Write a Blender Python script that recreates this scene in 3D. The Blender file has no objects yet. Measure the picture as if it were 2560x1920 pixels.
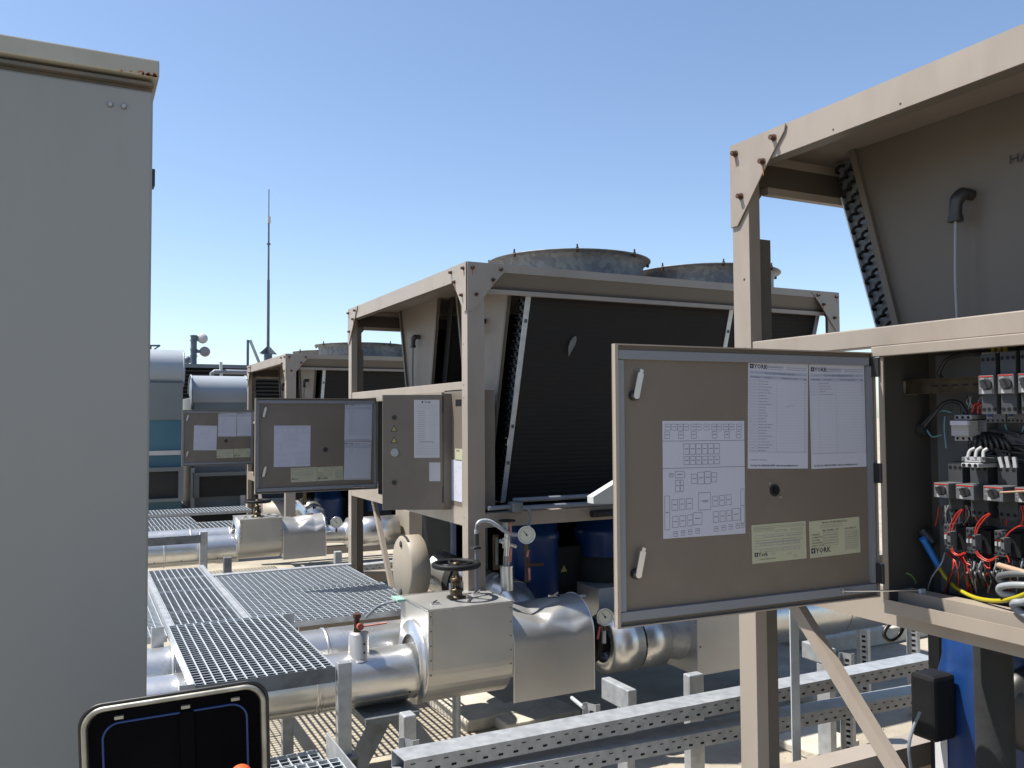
import bpy, math, random
from mathutils import Vector, Matrix
random.seed(7)
SC = bpy.context.scene
COL = SC.collection

# ------------------------------------------------------------------ camera, sky, sun, exposure
FPX, YAW, PITCH, ROLL, EYE = 2149.0, math.radians(26.9005), math.radians(2.274), math.radians(-.3387), 1.5
Fv = Vector((math.sin(YAW)*math.cos(PITCH), math.cos(YAW)*math.cos(PITCH), math.sin(PITCH)))
R0 = Vector((math.cos(YAW), -math.sin(YAW), 0)); U0 = R0.cross(Fv)
Rv = math.cos(ROLL)*R0 + math.sin(ROLL)*U0; Uv = -math.sin(ROLL)*R0 + math.cos(ROLL)*U0
EYEP = Vector((0, 0, EYE))
cam_d = bpy.data.cameras.new('camera'); cam = bpy.data.objects.new('camera', cam_d); COL.objects.link(cam)
cam_d.sensor_width = 36; cam_d.lens = FPX/2560*36; cam_d.clip_start = .05; cam_d.clip_end = 3000
M = Matrix((Rv, Uv, -Fv)).transposed().to_4x4(); M.translation = EYEP; cam.matrix_world = M
SC.camera = cam
SUN = Vector((-.46, .25, 1)).normalized()
w = bpy.data.worlds.new('World'); SC.world = w; w.use_nodes = True
nt = w.node_tree; bg = nt.nodes['Background']; sky = nt.nodes.new('ShaderNodeTexSky')
sky.sky_type = 'NISHITA'; sky.sun_disc = False; sky.sun_elevation = math.asin(SUN.z)
sky.sun_rotation = math.atan2(SUN.x, SUN.y) % (2*math.pi); sky.air_density = .9; sky.dust_density = .7; sky.ozone_density = 1.9
nt.links.new(sky.outputs[0], bg.inputs[0]); bg.inputs[1].default_value = .106
sl = bpy.data.lights.new('sun', 'SUN'); so = bpy.data.objects.new('sun', sl); COL.objects.link(so)
sl.energy = 5.0; sl.angle = math.radians(.53); sl.color = (1, .955, .88)
so.rotation_euler = SUN.to_track_quat('Z', 'Y').to_euler(); so.location = (0, 0, 30)
vs = SC.view_settings; vs.view_transform = 'Standard'; vs.look = 'None'; vs.exposure = .9; vs.gamma = 1; vs.use_curve_mapping = False

def P(x, y, **k):
    "a point of the place on one of its own planes (X=, Y= or Z= in metres), seen under photo angle x, y"
    d = Fv + Rv*((x-1280)/FPX) - Uv*((y-960)/FPX)
    a, v = list(k.items())[0]; i = 'XYZ'.index(a)
    return EYEP + d*((v-EYEP[i])/d[i])

# ------------------------------------------------------------------ materials
def N(t, k, **inp):
    n = t.nodes.new(k)
    for a, b in inp.items(): setattr(n, a, b)
    return n
MATS = {}
def mat(name, col, rough=.5, metal=0., var=.12, vscale=6., bump=0., bscale=40., dirt=None, dscale=2.5, damt=.5, spec=None, stretch=None, coat=0, rvar=.1):
    m = bpy.data.materials.new(name); m.use_nodes = True; t = m.node_tree; b = t.nodes['Principled BSDF']
    tc = N(t, 'ShaderNodeTexCoord'); src = tc.outputs['Object']
    geo = N(t, 'ShaderNodeNewGeometry'); src = geo.outputs['Position']
    if stretch:
        mp = N(t, 'ShaderNodeMapping'); mp.inputs['Scale'].default_value = stretch; t.links.new(src, mp.inputs[0]); src = mp.outputs[0]
    n1 = N(t, 'ShaderNodeTexNoise'); n1.inputs['Scale'].default_value = vscale; n1.inputs['Detail'].default_value = 6; t.links.new(src, n1.inputs['Vector'])
    r = N(t, 'ShaderNodeMapRange'); r.inputs['From Min'].default_value = .3; r.inputs['From Max'].default_value = .7
    r.inputs['To Min'].default_value = 1-var; r.inputs['To Max'].default_value = 1+var; t.links.new(n1.outputs[0], r.inputs[0])
    mx = N(t, 'ShaderNodeVectorMath', operation='SCALE'); mx.inputs[0].default_value = col; t.links.new(r.outputs[0], mx.inputs['Scale'])
    out = mx.outputs[0]
    if dirt:
        n2 = N(t, 'ShaderNodeTexNoise'); n2.inputs['Scale'].default_value = dscale; n2.inputs['Detail'].default_value = 9; n2.inputs['Roughness'].default_value = .65
        t.links.new(src, n2.inputs['Vector'])
        r2 = N(t, 'ShaderNodeMapRange'); r2.inputs['From Min'].default_value = .5; r2.inputs['From Max'].default_value = .72; r2.inputs['To Max'].default_value = damt
        t.links.new(n2.outputs[0], r2.inputs[0])
        mm = N(t, 'ShaderNodeMix', data_type='RGBA'); t.links.new(r2.outputs[0], mm.inputs[0]); t.links.new(out, mm.inputs[6]); mm.inputs[7].default_value = (*dirt, 1)
        out = mm.outputs[2]
    t.links.new(out, b.inputs['Base Color'])
    rr = N(t, 'ShaderNodeMapRange'); rr.inputs['To Min'].default_value = max(.02, rough-rvar); rr.inputs['To Max'].default_value = min(1, rough+rvar)
    t.links.new(n1.outputs[0], rr.inputs[0]); t.links.new(rr.outputs[0], b.inputs['Roughness'])
    b.inputs['Metallic'].default_value = metal
    if spec is not None: b.inputs['Specular IOR Level'].default_value = spec
    if coat: b.inputs['Coat Weight'].default_value = coat
    if bump:
        n3 = N(t, 'ShaderNodeTexNoise'); n3.inputs['Scale'].default_value = bscale; n3.inputs['Detail'].default_value = 5; t.links.new(src, n3.inputs['Vector'])
        bp = N(t, 'ShaderNodeBump'); bp.inputs['Strength'].default_value = 1; bp.inputs['Distance'].default_value = bump
        t.links.new(n3.outputs[0], bp.inputs['Height']); t.links.new(bp.outputs[0], b.inputs['Normal'])
    MATS[name] = m; return m
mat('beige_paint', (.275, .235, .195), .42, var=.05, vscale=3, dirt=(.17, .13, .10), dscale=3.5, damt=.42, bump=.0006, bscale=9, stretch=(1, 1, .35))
mat('beige_shade', (.17, .145, .125), .5, var=.07, vscale=3, dirt=(.1, .08, .06), dscale=3, damt=.5, bump=.0005, bscale=7)  # beige paint again, darkened: shade put into the colour
mat('beige_inner_shade', (.105, .09, .074), .5, var=.06, vscale=3, bump=.0005, bscale=7)  # darkest beige copy, shade of inner and under faces put into the colour
mat('taupe_door', (.135, .112, .09), .45, var=.04, vscale=3, dirt=(.24, .2, .165), damt=.3, bump=.0004, bscale=6)
mat('grey_gasket', (.17, .18, .20), .6, var=.05)
mat('cream_paint', (.225, .231, .221), .45, var=.045, vscale=2, stretch=(1, 1, .22), dirt=(.17, .17, .15), dscale=1.6, damt=.5, bump=.0008, bscale=3)
mat('cream_trim', (.31, .30, .255), .45, var=.06, dirt=(.30, .26, .17), dscale=4, damt=.4)
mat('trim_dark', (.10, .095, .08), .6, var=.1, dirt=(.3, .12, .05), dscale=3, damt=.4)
mat('rust_stain', (.33, .10, .03), .8, var=.3, vscale=60)
def patch_rust():
    t = MATS['rust_stain'].node_tree
mat('galvanised', (.34, .355, .37), .45, .4, var=.16, vscale=25, dirt=(.48, .49, .49), dscale=12, damt=.5, bump=.0003, bscale=60)
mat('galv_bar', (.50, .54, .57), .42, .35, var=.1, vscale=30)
mat('grating_bar_shade', (.07, .085, .115), .5, .2, var=.15)  # darkened galvanised steel, shade of the bar sides put into the colour
mat('cabinet_shade', (.04, .037, .033), .55, var=.06)  # same beige paint, interior shade put into the colour
mat('galv_dull', (.13, .145, .16), .5, .4, var=.3, vscale=14, dirt=(.22, .23, .23), dscale=9, damt=.6)
mat('aluminium', (.62, .62, .61), .29, .85, var=.05, vscale=5, bump=.006, bscale=4.2, rvar=.1, dirt=(.52, .50, .45), dscale=5, damt=.5)
mat('aluminium_flat', (.43, .425, .41), .36, .6, var=.07, vscale=4, bump=.0035, bscale=3.0, rvar=.08, dirt=(.40, .38, .32), dscale=3, damt=.4)
mat('alu_seam', (.42, .36, .26), .6, .5, var=.3, vscale=30)
mat('duct_metal', (.16, .175, .175), .45, .2, var=.06, vscale=2)
mat('hood_metal', (.27, .30, .335), .5, .1, var=.04, vscale=2, bump=.002, bscale=2)
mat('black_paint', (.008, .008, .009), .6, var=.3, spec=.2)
mat('black_plastic', (.02, .02, .022), .4, var=.2)
mat('dark_insulation', (.012, .013, .014), .85, var=.4, bump=.004, bscale=20)
mat('charcoal_device', (.035, .038, .042), .5, var=.15)
mat('grey_device', (.085, .088, .093), .5, var=.08)
mat('white_plastic', (.30, .30, .31), .4, var=.04)
mat('paper', (.42, .43, .50), .8, var=.02, vscale=9)
mat('paper_warm', (.45, .45, .46), .8, var=.03, vscale=9)
mat('label_yellow', (.36, .36, .25), .6, var=.04, vscale=12)
mat('ink', (.02, .02, .03), .7, var=.1)
mat('ink_grey', (.13, .135, .16), .7, var=.1)
mat('ink_light', (.27, .28, .34), .7, var=.1)
mat('tint_band', (.30, .32, .40), .8, var=.03)
mat('blue_paint', (.002, .026, .115), .38, var=.12, vscale=8, dirt=(.01, .05, .16), damt=.5)
mat('panel_blue', (.045, .13, .175), .45, var=.06, vscale=2)
mat('panel_grey', (.13, .15, .155), .5, var=.07, vscale=2)
mat('bolt_rust', (.07, .035, .022), .7, .3, var=.4, vscale=80)
mat('steel_bright', (.62, .62, .62), .3, .9, var=.1)
mat('brass', (.09, .068, .042), .4, .9, var=.25, vscale=40)
mat('valve_grey', (.30, .30, .28), .45, .7, var=.3, vscale=30)
mat('red_lever', (.30, .055, .05), .5, var=.3, vscale=30)
mat('pink_lever', (.42, .16, .13), .55, var=.3, vscale=30)
mat('wire_red', (.33, .020, .010), .4, var=.05)
mat('wire_grey', (.22, .235, .25), .45, var=.06)
mat('wire_tan', (.33, .22, .15), .45, var=.05)
mat('wire_yellow', (.33, .28, .012), .4, var=.1)
mat('wire_green', (.12, .28, .04), .4, var=.1)
mat('wire_blue', (.01, .13, .42), .45, var=.05)
mat('wire_cyan', (.10, .23, .28), .45, var=.05)
mat('orange_tag', (.55, .28, .04), .5, var=.05)
mat('warning_yellow', (.36, .28, .08), .5, var=.05)
mat('conduit_grey', (.14, .155, .18), .45, var=.08, vscale=15)
mat('gauge_face', (.58, .58, .48), .4, var=.03)
mat('vessel_cream', (.27, .235, .185), .55, var=.07, vscale=5, dirt=(.25, .2, .15), dscale=6, damt=.5, bump=.001, bscale=6)
mat('concrete', (.31, .275, .215), .85, var=.16, vscale=5, dirt=(.20, .17, .13), dscale=.9, damt=.6, bump=.004, bscale=60)
mat('slab_concrete', (.42, .39, .33), .9, var=.15, vscale=9, dirt=(.3, .26, .2), dscale=5, damt=.6, bump=.006, bscale=45)
mat('louvre_dark', (.012, .0125, .014), .6, var=.2)
mat('mast_grey', (.10, .12, .15), .5, .2, var=.15)
mat('lamp_white', (.45, .46, .45), .4, var=.05)
mat('lamp_brown', (.30, .25, .25), .4, var=.05)
mat('case_black', (.006, .006, .007), .5, var=.3)
mat('case_lining', (.003, .003, .004), 1, var=.4, spec=.05, bump=.003, bscale=25)
mat('case_rim', (.30, .29, .25), .45, .5, var=.25, vscale=30, dirt=(.12, .11, .1), damt=.7, dscale=9)
mat('case_blue', (.004, .03, .14), .5, var=.1)
mat('orange_plastic', (.60, .10, .03), .5, var=.1)
mat('green_cloth', (.20, .36, .29), .8, var=.1)
# coil: black finned block, fine horizontal fins as relief
def coil_mat():
    m = mat('coil_black', (.0085, .0075, .0065), .85, var=.25, vscale=7)
    t = m.node_tree; b = t.nodes['Principled BSDF']; g = N(t, 'ShaderNodeNewGeometry'); sp = N(t, 'ShaderNodeSeparateXYZ'); t.links.new(g.outputs['Position'], sp.inputs[0])
    mu = N(t, 'ShaderNodeMath', operation='MULTIPLY'); mu.inputs[1].default_value = 2*math.pi/.026; t.links.new(sp.outputs[2], mu.inputs[0])
    si = N(t, 'ShaderNodeMath', operation='SINE'); t.links.new(mu.outputs[0], si.inputs[0])
    bp = N(t, 'ShaderNodeBump'); bp.inputs['Strength'].default_value = .8; bp.inputs['Distance'].default_value = .0009; t.links.new(si.outputs[0], bp.inputs['Height']); t.links.new(bp.outputs[0], b.inputs['Normal'])
coil_mat()
# galvanised fan ring with large spangle patches
def spangle():
    m = mat('fan_galv', (.22, .24, .27), .5, .35, var=.1)
    t = m.node_tree; b = t.nodes['Principled BSDF']; v = N(t, 'ShaderNodeTexVoronoi'); v.inputs['Scale'].default_value = 34
    g = N(t, 'ShaderNodeNewGeometry'); n = N(t, 'ShaderNodeTexNoise'); n.inputs['Scale'].default_value = 7; n.inputs['Detail'].default_value = 4
    t.links.new(g.outputs['Position'], n.inputs['Vector']); ad = N(t, 'ShaderNodeVectorMath', operation='ADD')
    sc = N(t, 'ShaderNodeVectorMath', operation='SCALE'); sc.inputs['Scale'].default_value = .12; t.links.new(n.outputs['Color'], sc.inputs[0])
    t.links.new(g.outputs['Position'], ad.inputs[0]); t.links.new(sc.outputs[0], ad.inputs[1]); t.links.new(ad.outputs[0], v.inputs['Vector'])
    cr = N(t, 'ShaderNodeValToRGB'); cr.color_ramp.elements[0].color = (.09, .105, .12, 1); cr.color_ramp.elements[1].color = (.16, .172, .18, 1)
    sp = N(t, 'ShaderNodeSeparateColor'); t.links.new(v.outputs['Color'], sp.inputs[0]); t.links.new(sp.outputs[0], cr.inputs[0]); t.links.new(cr.outputs[0], b.inputs['Base Color'])
spangle()
# roof deck: pale dusty concrete with expansion joints and stains
def deck_mat():
    m = MATS['concrete']; t = m.node_tree; b = t.nodes['Principled BSDF']
deck_mat()

# ------------------------------------------------------------------ mesh building
class MB:
    def __init__(s): s.v = []; s.f = []; s.m = []; s.mats = []; s.sm = []
    def mi(s, name):
        if name not in s.mats: s.mats.append(name)
        return s.mats.index(name)
    def add(s, vs, fs, m, smooth=False):
        o = len(s.v); s.v += [tuple(p) for p in vs]; k = s.mi(m)
        for f in fs: s.f.append(tuple(i+o for i in f)); s.m.append(k); s.sm.append(smooth)
        return s
    def box(s, x0, x1, y0, y1, z0, z1, m):
        return s.add([(x, y, z) for z in (z0, z1) for y in (y0, y1) for x in (x0, x1)],
            [(0, 2, 3, 1), (4, 5, 7, 6), (0, 1, 5, 4), (2, 6, 7, 3), (0, 4, 6, 2), (1, 3, 7, 5)], m)
    def obox(s, c, a, b, d, m):
        "box centred c with half-axis vectors a, b, d"
        c, a, b, d = map(Vector, (c, a, b, d))
        vs = [c + a*i + b*j + d*k for k in (-1, 1) for j in (-1, 1) for i in (-1, 1)]
        return s.add(vs, [(0, 2, 3, 1), (4, 5, 7, 6), (0, 1, 5, 4), (2, 6, 7, 3), (0, 4, 6, 2), (1, 3, 7, 5)], m)
    def bar(s, p, q, wdt, hgt, m, up=(0, 0, 1)):
        p, q = Vector(p), Vector(q); d = (q-p); L = d.length/2; d.normalize(); up = Vector(up)
        sd = d.cross(up)
        if sd.length < 1e-4: sd = d.cross(Vector((1, 0, 0)))
        sd.normalize(); u2 = sd.cross(d)
        return s.obox((p+q)/2, d*L, sd*wdt/2, u2*hgt/2, m)
    def prism(s, pts, off, m):
        "polygon pts (3D) extruded by vector off"
        off = Vector(off); n = len(pts); a = [Vector(p) for p in pts]; vs = a + [p+off for p in a]
        return s.add(vs, [tuple(range(n))[::-1], tuple(range(n, 2*n))] + [(i, (i+1) % n, n+(i+1) % n, n+i) for i in range(n)], m)
    def ring(s, c, d, r, n, ref=None):
        d = Vector(d).normalized(); ref = Vector(ref) if ref else (Vector((0, 0, 1)) if abs(d.z) < .9 else Vector((1, 0, 0)))
        a = d.cross(ref).normalized(); b = a.cross(d)
        return [Vector(c) + a*r*math.cos(2*math.pi*i/n) + b*r*math.sin(2*math.pi*i/n) for i in range(n)]
    def cyl(s, p, q, r, m, r2=None, n=24, caps=True, smooth=True):
        p, q = Vector(p), Vector(q); d = q-p; r2 = r if r2 is None else r2
        A = s.ring(p, d, r, n); B = s.ring(q, d, r2, n)
        s.add(A+B, [(i, n+i, n+(i+1) % n, (i+1) % n) for i in range(n)], m, smooth)
        if caps: s.add(A, [tuple(range(n))], m); s.add(B, [tuple(range(n))[::-1]], m)
        return s
    def lathe(s, c, d, prof, m, n=32, a0=0, a1=2*math.pi, mfun=None):
        "profile (along d, radius) turned round axis d through c"
        d = Vector(d).normalized(); ref = Vector((0, 0, 1)) if abs(d.z) < .9 else Vector((1, 0, 0)); a = d.cross(ref).normalized(); b = a.cross(d)
        full = abs(a1-a0-2*math.pi) < 1e-6; k = n if full else n+1; c = Vector(c)
        vs = [c + d*t + (a*math.cos(a0+(a1-a0)*i/n) + b*math.sin(a0+(a1-a0)*i/n))*r for t, r in prof for i in range(k)]
        fs = []
        for j in range(len(prof)-1):
            for i in range(n): i2 = (i+1) % k; fs.append((j*k+i, j*k+i2, (j+1)*k+i2, (j+1)*k+i))
        return s.add(vs, fs, m, True)
    def tube(s, path, r, m, n=8, closed=False, smooth=True):
        path = [Vector(p) for p in path]; k = len(path); rings = []
        prev = None
        for i, p in enumerate(path):
            d = (path[(i+1) % k]-path[i-1]) if closed else (path[min(i+1, k-1)]-path[max(i-1, 0)])
            d.normalize()
            if prev is None: a = d.cross(Vector((0, 0, 1)) if abs(d.z) < .9 else Vector((1, 0, 0))).normalized()
            else: a = (prev - d*prev.dot(d)).normalized()
            prev = a; b = d.cross(a); rr = r[i] if isinstance(r, (list, tuple)) else r
            rings += [p + (a*math.cos(2*math.pi*j/n) + b*math.sin(2*math.pi*j/n))*rr for j in range(n)]
        fs = [(i*n+j, i*n+(j+1) % n, ((i+1) % k)*n+(j+1) % n, ((i+1) % k)*n+j) for i in range(k if closed else k-1) for j in range(n)]
        s.add(rings, fs, m, smooth)
        if not closed: s.add(rings[:n], [tuple(range(n))[::-1]], m); s.add(rings[-n:], [tuple(range(n))], m)
        return s
    def wpos(s, parent):
        return parent.matrix_world.translation if parent else Vector((0, 0, 0))
    def build(s, name, parent=None, bevel=0, **tg):
        vs = s.v; mn = [min(p[i] for p in vs) for i in range(3)]; mx = [max(p[i] for p in vs) for i in range(3)]
        c = Vector(((mn[0]+mx[0])/2, (mn[1]+mx[1])/2, mn[2]))
        me = bpy.data.meshes.new(name); me.from_pydata([(p[0]-c.x, p[1]-c.y, p[2]-c.z) for p in vs], [], s.f)
        for k in s.mats: me.materials.append(MATS[k])
        me.polygons.foreach_set('material_index', s.m); me.polygons.foreach_set('use_smooth', s.sm); me.update()
        o = bpy.data.objects.new(name, me); COL.objects.link(o)
        if parent: o.parent = parent; o.location = c - WP[parent.name]
        else: o.location = c
        WP[o.name] = c
        if bevel:
            b = o.modifiers.new('bevel', 'BEVEL'); b.width = bevel; b.segments = 2; b.limit_method = 'ANGLE'; b.angle_limit = math.radians(50)
        for k, v_ in tg.items(): o[k] = v_
        return o
WP = {}
def thing(name, label, category, loc, group=None):
    o = bpy.data.objects.new(name, None); COL.objects.link(o); o.location = loc; WP[o.name] = Vector(loc); o.empty_display_size = .1
    o['label'] = label; o['category'] = category
    if group: o['group'] = group
    return o
def dup(src, loc, label=None, parent=None, group=None):
    o = src.copy(); COL.objects.link(o); o.location = loc; o.parent = parent
    if label: o['label'] = label
    for ch in src.children:
        c = ch.copy(); COL.objects.link(c); c.parent = o; c.matrix_parent_inverse = ch.matrix_parent_inverse
        for g in ch.children:
            d = g.copy(); COL.objects.link(d); d.parent = c
    return o
def bez(pts, n=10):
    "smooth path through control points (Catmull-Rom)"
    p = [Vector(q) for q in pts]; p = [p[0]*2-p[1]] + p + [p[-1]*2-p[-2]]; out = []
    for i in range(1, len(p)-2):
        for j in range(n):
            t = j/n; a, b, c, d = p[i-1], p[i], p[i+1], p[i+2]
            out.append(.5*((2*b)+(c-a)*t+(2*a-5*b+4*c-d)*t*t+(3*b-a-3*c+d)*t**3))
    return out + [p[-2]]
_txt = {}
def text_mesh(s, bold=False):
    key = (s, bold)
    if key not in _txt:
        cu = bpy.data.curves.new('t', 'FONT'); cu.body = s; cu.resolution_u = 1
        if bold: cu.offset = .018
        ob = bpy.data.objects.new('t', cu); COL.objects.link(ob); dg = bpy.context.evaluated_depsgraph_get(); dg.update()
        me = bpy.data.meshes.new_from_object(ob.evaluated_get(dg)); vs = [tuple(v.co) for v in me.vertices]; fs = [tuple(p.vertices) for p in me.polygons]
        bpy.data.objects.remove(ob); bpy.data.meshes.remove(me); bpy.data.curves.remove(cu); _txt[key] = (vs, fs)
    return _txt[key]
class Sheet:
    "flat print on a sheet: local u right, v up (metres) from its lower-left corner, n outward"
    def __init__(s, o, u, v, w_, h_, m, th=.0006):
        s.o = Vector(o); s.u = Vector(u).normalized(); s.v = Vector(v).normalized(); s.n = s.u.cross(s.v); s.w = w_; s.h = h_; s.mb = MB(); s.th = th
        s.mb.obox(s.at(w_/2, h_/2, th/2), s.u*w_/2, s.v*h_/2, s.n*th/2, m)
    def at(s, a, b, e=0): return s.o + s.u*a + s.v*b + s.n*e
    def rect(s, a, b, w_, h_, m='ink', e=.0003):
        e += s.th; s.mb.add([s.at(a, b, e), s.at(a+w_, b, e), s.at(a+w_, b+h_, e), s.at(a, b+h_, e)], [(0, 1, 2, 3)], m)
    def frame(s, a, b, w_, h_, t=.0007, m='ink_grey'):
        for q in ((a, b, w_, t), (a, b+h_-t, w_, t), (a, b+t, t, h_-2*t), (a+w_-t, b+t, t, h_-2*t)): s.rect(*q, m)
    def text(s, a, b, st, size, m='ink', bold=False, e=.0005, sx=1):
        vs, fs = text_mesh(st, bold); s.mb.add([s.at(a+x*size*sx, b+y*size, s.th+e) for x, y, z in vs], fs, m)
    def dashes(s, a, b, w_, m='ink_light', h_=.0012, gap=.0015):
        x = a
        while x < a+w_:
            l = random.uniform(.003, .009); s.rect(x, b, min(l, a+w_-x), h_, m); x += l+gap
    def logo(s, a, b, size, word='YORK'):
        s.rect(a, b, size*.75, size*.72, 'ink'); s.rect(a+size*.12, b+size*.33, size*.25, size*.09, 'paper', .0006); s.rect(a+size*.34, b+size*.1, size*.09, size*.5, 'paper', .0006)
        s.text(a+size*.82, b, word, size, bold=True)
def bolt(mb, c, nrm, r=.009, h=.009, m='bolt_rust'):
    c = Vector(c); nrm = Vector(nrm).normalized(); mb.cyl(c, c+nrm*.003, r*1.35, m, n=12); mb.cyl(c+nrm*.003, c+nrm*h, r, m, n=6, smooth=False)

# ------------------------------------------------------------------ the roof deck
g = MB(); g.add([(-600, -600, -.3), (600, -600, -.3), (600, 900, -.3), (-600, 900, -.3)], [(0, 1, 2, 3)], 'concrete'); g.build('roof_deck', kind='structure')

# ------------------------------------------------------------------ chillers
CW = 2.24
GUS = [(0, 0), (.245, 0), (.24, -.02), (.163, -.104), (.078, -.208), (.03, -.265), (0, -.265)]
GBOLT = [(.028, -.032), (.198, -.03), (.15, -.09), (.05, -.175)]
def gusset(root, corner, du, off, bolts=True):
    "corner plate: corner point, direction along the beam, outward normal"
    mb = MB(); c = Vector(corner); du = Vector(du); nn = Vector(off)
    mb.prism([c + du*u + Vector((0, 0, v)) + nn*.0025 for u, v in GUS], nn*.004, 'beige_paint')
    o = mb.build('gusset_plate', root)
    if bolts:
        for u, v in GBOLT:
            b = MB(); bolt(b, c + du*u + Vector((0, 0, v)) + nn*.0065, nn, .008, .017); b.build('bolt', o)
        b = MB()
        for u, v in GBOLT[::2]:
            q = c + du*u + Vector((0, 0, v)) + nn*.0069
            b.add([q+du*.004, q-du*.004, q-du*.0015+Vector((0, 0, -.04)), q+du*.002+Vector((0, 0, -.045))], [(0, 1, 2, 3)], 'rust_stain')
        b.build('rust_streak', o)
def lerp(a, b, t): return a+(b-a)*t
def chiller(X0, Y0, dz, L, label, name='chiller', near=False, br=(1.82, 1.38), fans=(.97, 2.07), group='air cooled chillers in a row', skid=True, strips=(.40, 1.88)):
    root = thing(name, label, 'chiller', (X0, Y0, .34+dz), group)
    X = lambda x: X0+x
    Y = lambda y: Y0+y
    Z = lambda z: z+dz
    # posts
    for (px, sx) in ((0, 1), (L, -1)):
        for (py, sy) in ((0, 1), (CW, -1)):
            m = MB(); x0 = X(px); y0 = Y(py); t = .004
            a, b = sorted((x0, x0+sx*t)); c, d = sorted((y0, y0+sy*.075)); m.box(a, b, c, d, Z(.34), Z(2.336), 'beige_paint')
            a, b = sorted((x0+sx*t, x0+sx*.10)); c, d = sorted((y0, y0+sy*t)); m.box(a, b, c, d, Z(.34), Z(2.336), 'beige_paint')
            a, b = sorted((x0+sx*t, x0+sx*.045)); c, d = sorted((y0+sy*.071, y0+sy*.075)); m.box(a, b, c, d, Z(.34), Z(2.336), 'beige_paint')
            p = m.build('corner_post', root)
            for zz in (1.9, 1.68, 1.61, .97): hm = MB(); hm.cyl((x0-sx*.0006, y0+sy*.05, Z(zz)), (x0-sx*.0001, y0+sy*.05, Z(zz)), .004, 'black_plastic', n=10); hm.build('post_hole', p)
            if py == CW and px == 0:
                q = MB(); q.box(X(.047), X(.095), Y(CW-.068), Y(CW-.064), Z(.34), Z(2.03), 'beige_inner_shade'); q.box(X(.091), X(.095), Y(CW-.064), Y(CW-.02), Z(.34), Z(2.03), 'beige_inner_shade'); q.build('inner_angle', root)
    # deck and top edges
    m = MB(); m.box(X(.002), X(L-.002), Y(.002), Y(CW-.002), Z(2.333), Z(2.336), 'beige_paint'); m.box(X(.004), X(L-.004), Y(.004), Y(CW-.004), Z(2.328), Z(2.3328), 'beige_shade'); m.build('top_deck', root)  # lower slab is the deck underside, its shade painted in
    for px, sx in ((0, 1), (L, -1)):
        m = MB(); a, b = sorted((X(px)-sx*.0012, X(px)+sx*.0030)); m.box(a, b, Y(.0), Y(CW), Z(2.254), Z(2.342), 'beige_paint')
        a, b = sorted((X(px)+sx*.003, X(px)+sx*.05)); m.box(a, b, Y(.06), Y(CW-.06), Z(2.254), Z(2.258), 'beige_inner_shade'); o = m.build('end_top_beam', root)
        if px == 0:
            h = MB()
            for yy in (.32, .5, 1.05, 1.6, 1.82): h.cyl((X(-.0018), Y(yy), Z(2.268)), (X(-.0012), Y(yy), Z(2.268)), .003, 'black_plastic', n=8)
            h.build('rivet_hole', o)
    for py, sy in ((0, 1), (CW, -1)):
        m = MB(); a, b = sorted((Y(py)-sy*.0012, Y(py)+sy*.003)); m.box(X(.0), X(L), a, b, Z(2.296), Z(2.341), 'beige_paint')
        m.add([(X(.06), Y(py)+sy*.003, Z(2.299)), (X(L-.06), Y(py)+sy*.003, Z(2.299)), (X(L-.06), Y(py)+sy*.055, Z(2.203)), (X(.06), Y(py)+sy*.055, Z(2.203))], [(0, 1, 2, 3)], 'beige_inner_shade')
        o = m.build('side_top_beam', root)
        m = MB(); a, b = sorted((Y(py)+sy*.03, Y(py)+sy*.056)); m.box(X(.10), X(L-.10), a, b, Z(2.182), Z(2.206), 'beige_paint'); m.build('side_lip', root)
    # gussets
    for px, sx in ((0, -1), (L, 1)):
        for py, sy in ((0, 1), (CW, -1)):
            if px == 0 or py == 0:
                gusset(root, (X(px)+(-.0012 if px == 0 else .0012), Y(py), Z(2.34)), (0, sy, 0), (sx, 0, 0))
                gusset(root, (X(px), Y(py)-sy*.0012, Z(2.34)), (-sx, 0, 0), (0, -sy, 0))
    # rails
    m = MB(); m.box(X(.004), X(.05), Y(.076), Y(CW-.076), Z(1.648), Z(1.70), 'beige_paint'); m.build('end_rail', root, bevel=.003)
    for px, sx in ((0, 1), (L, -1)):
        m = MB(); a, b = sorted((X(px)+sx*.001, X(px)+sx*.005)); m.box(a, b, Y(.076), Y(CW-.076), Z(.925), Z(1.02), 'beige_paint')
        a, b = sorted((X(px)+sx*.005, X(px)+sx*.05)); m.box(a, b, Y(.076), Y(CW-.076), Z(.925), Z(.929), 'beige_inner_shade'); m.box(a, b, Y(.076), Y(CW-.076), Z(1.016), Z(1.02), 'beige_paint')
        o = m.build('end_base_beam', root)
    for py, sy in ((0, 1), (CW, -1)):
        m = MB(); a, b = sorted((Y(py)+sy*.001, Y(py)+sy*.005)); m.box(X(.1), X(L-.1), a, b, Z(.915), Z(.99), 'beige_paint')
        a, b = sorted((Y(py)+sy*.005, Y(py)+sy*.06)); m.box(X(.1), X(L-.1), a, b, Z(.985), Z(.99), 'beige_paint'); o = m.build('side_base_beam', root)
        if py == CW: m = MB(); m.bar((X(.056), Y(br[0]), Z(.96)), (X(.056), Y(br[1]), Z(.345)), .038, .03, 'beige_paint', up=(1, 0, 0)); m.build('diagonal_brace', root)
        m = MB(); m.box(X(-.02), X(L+.02), *sorted((Y(py)-sy*.0, Y(py)+sy*.09)), Z(.26), Z(.338), 'beige_paint'); m.build('skid_rail', root)
    # end panels and coils: two V modules
    def side(y, z, k):     # k 0 near module, 1 far module mirrored
        return Y(y if k == 0 else CW-y), Z(z)
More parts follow.
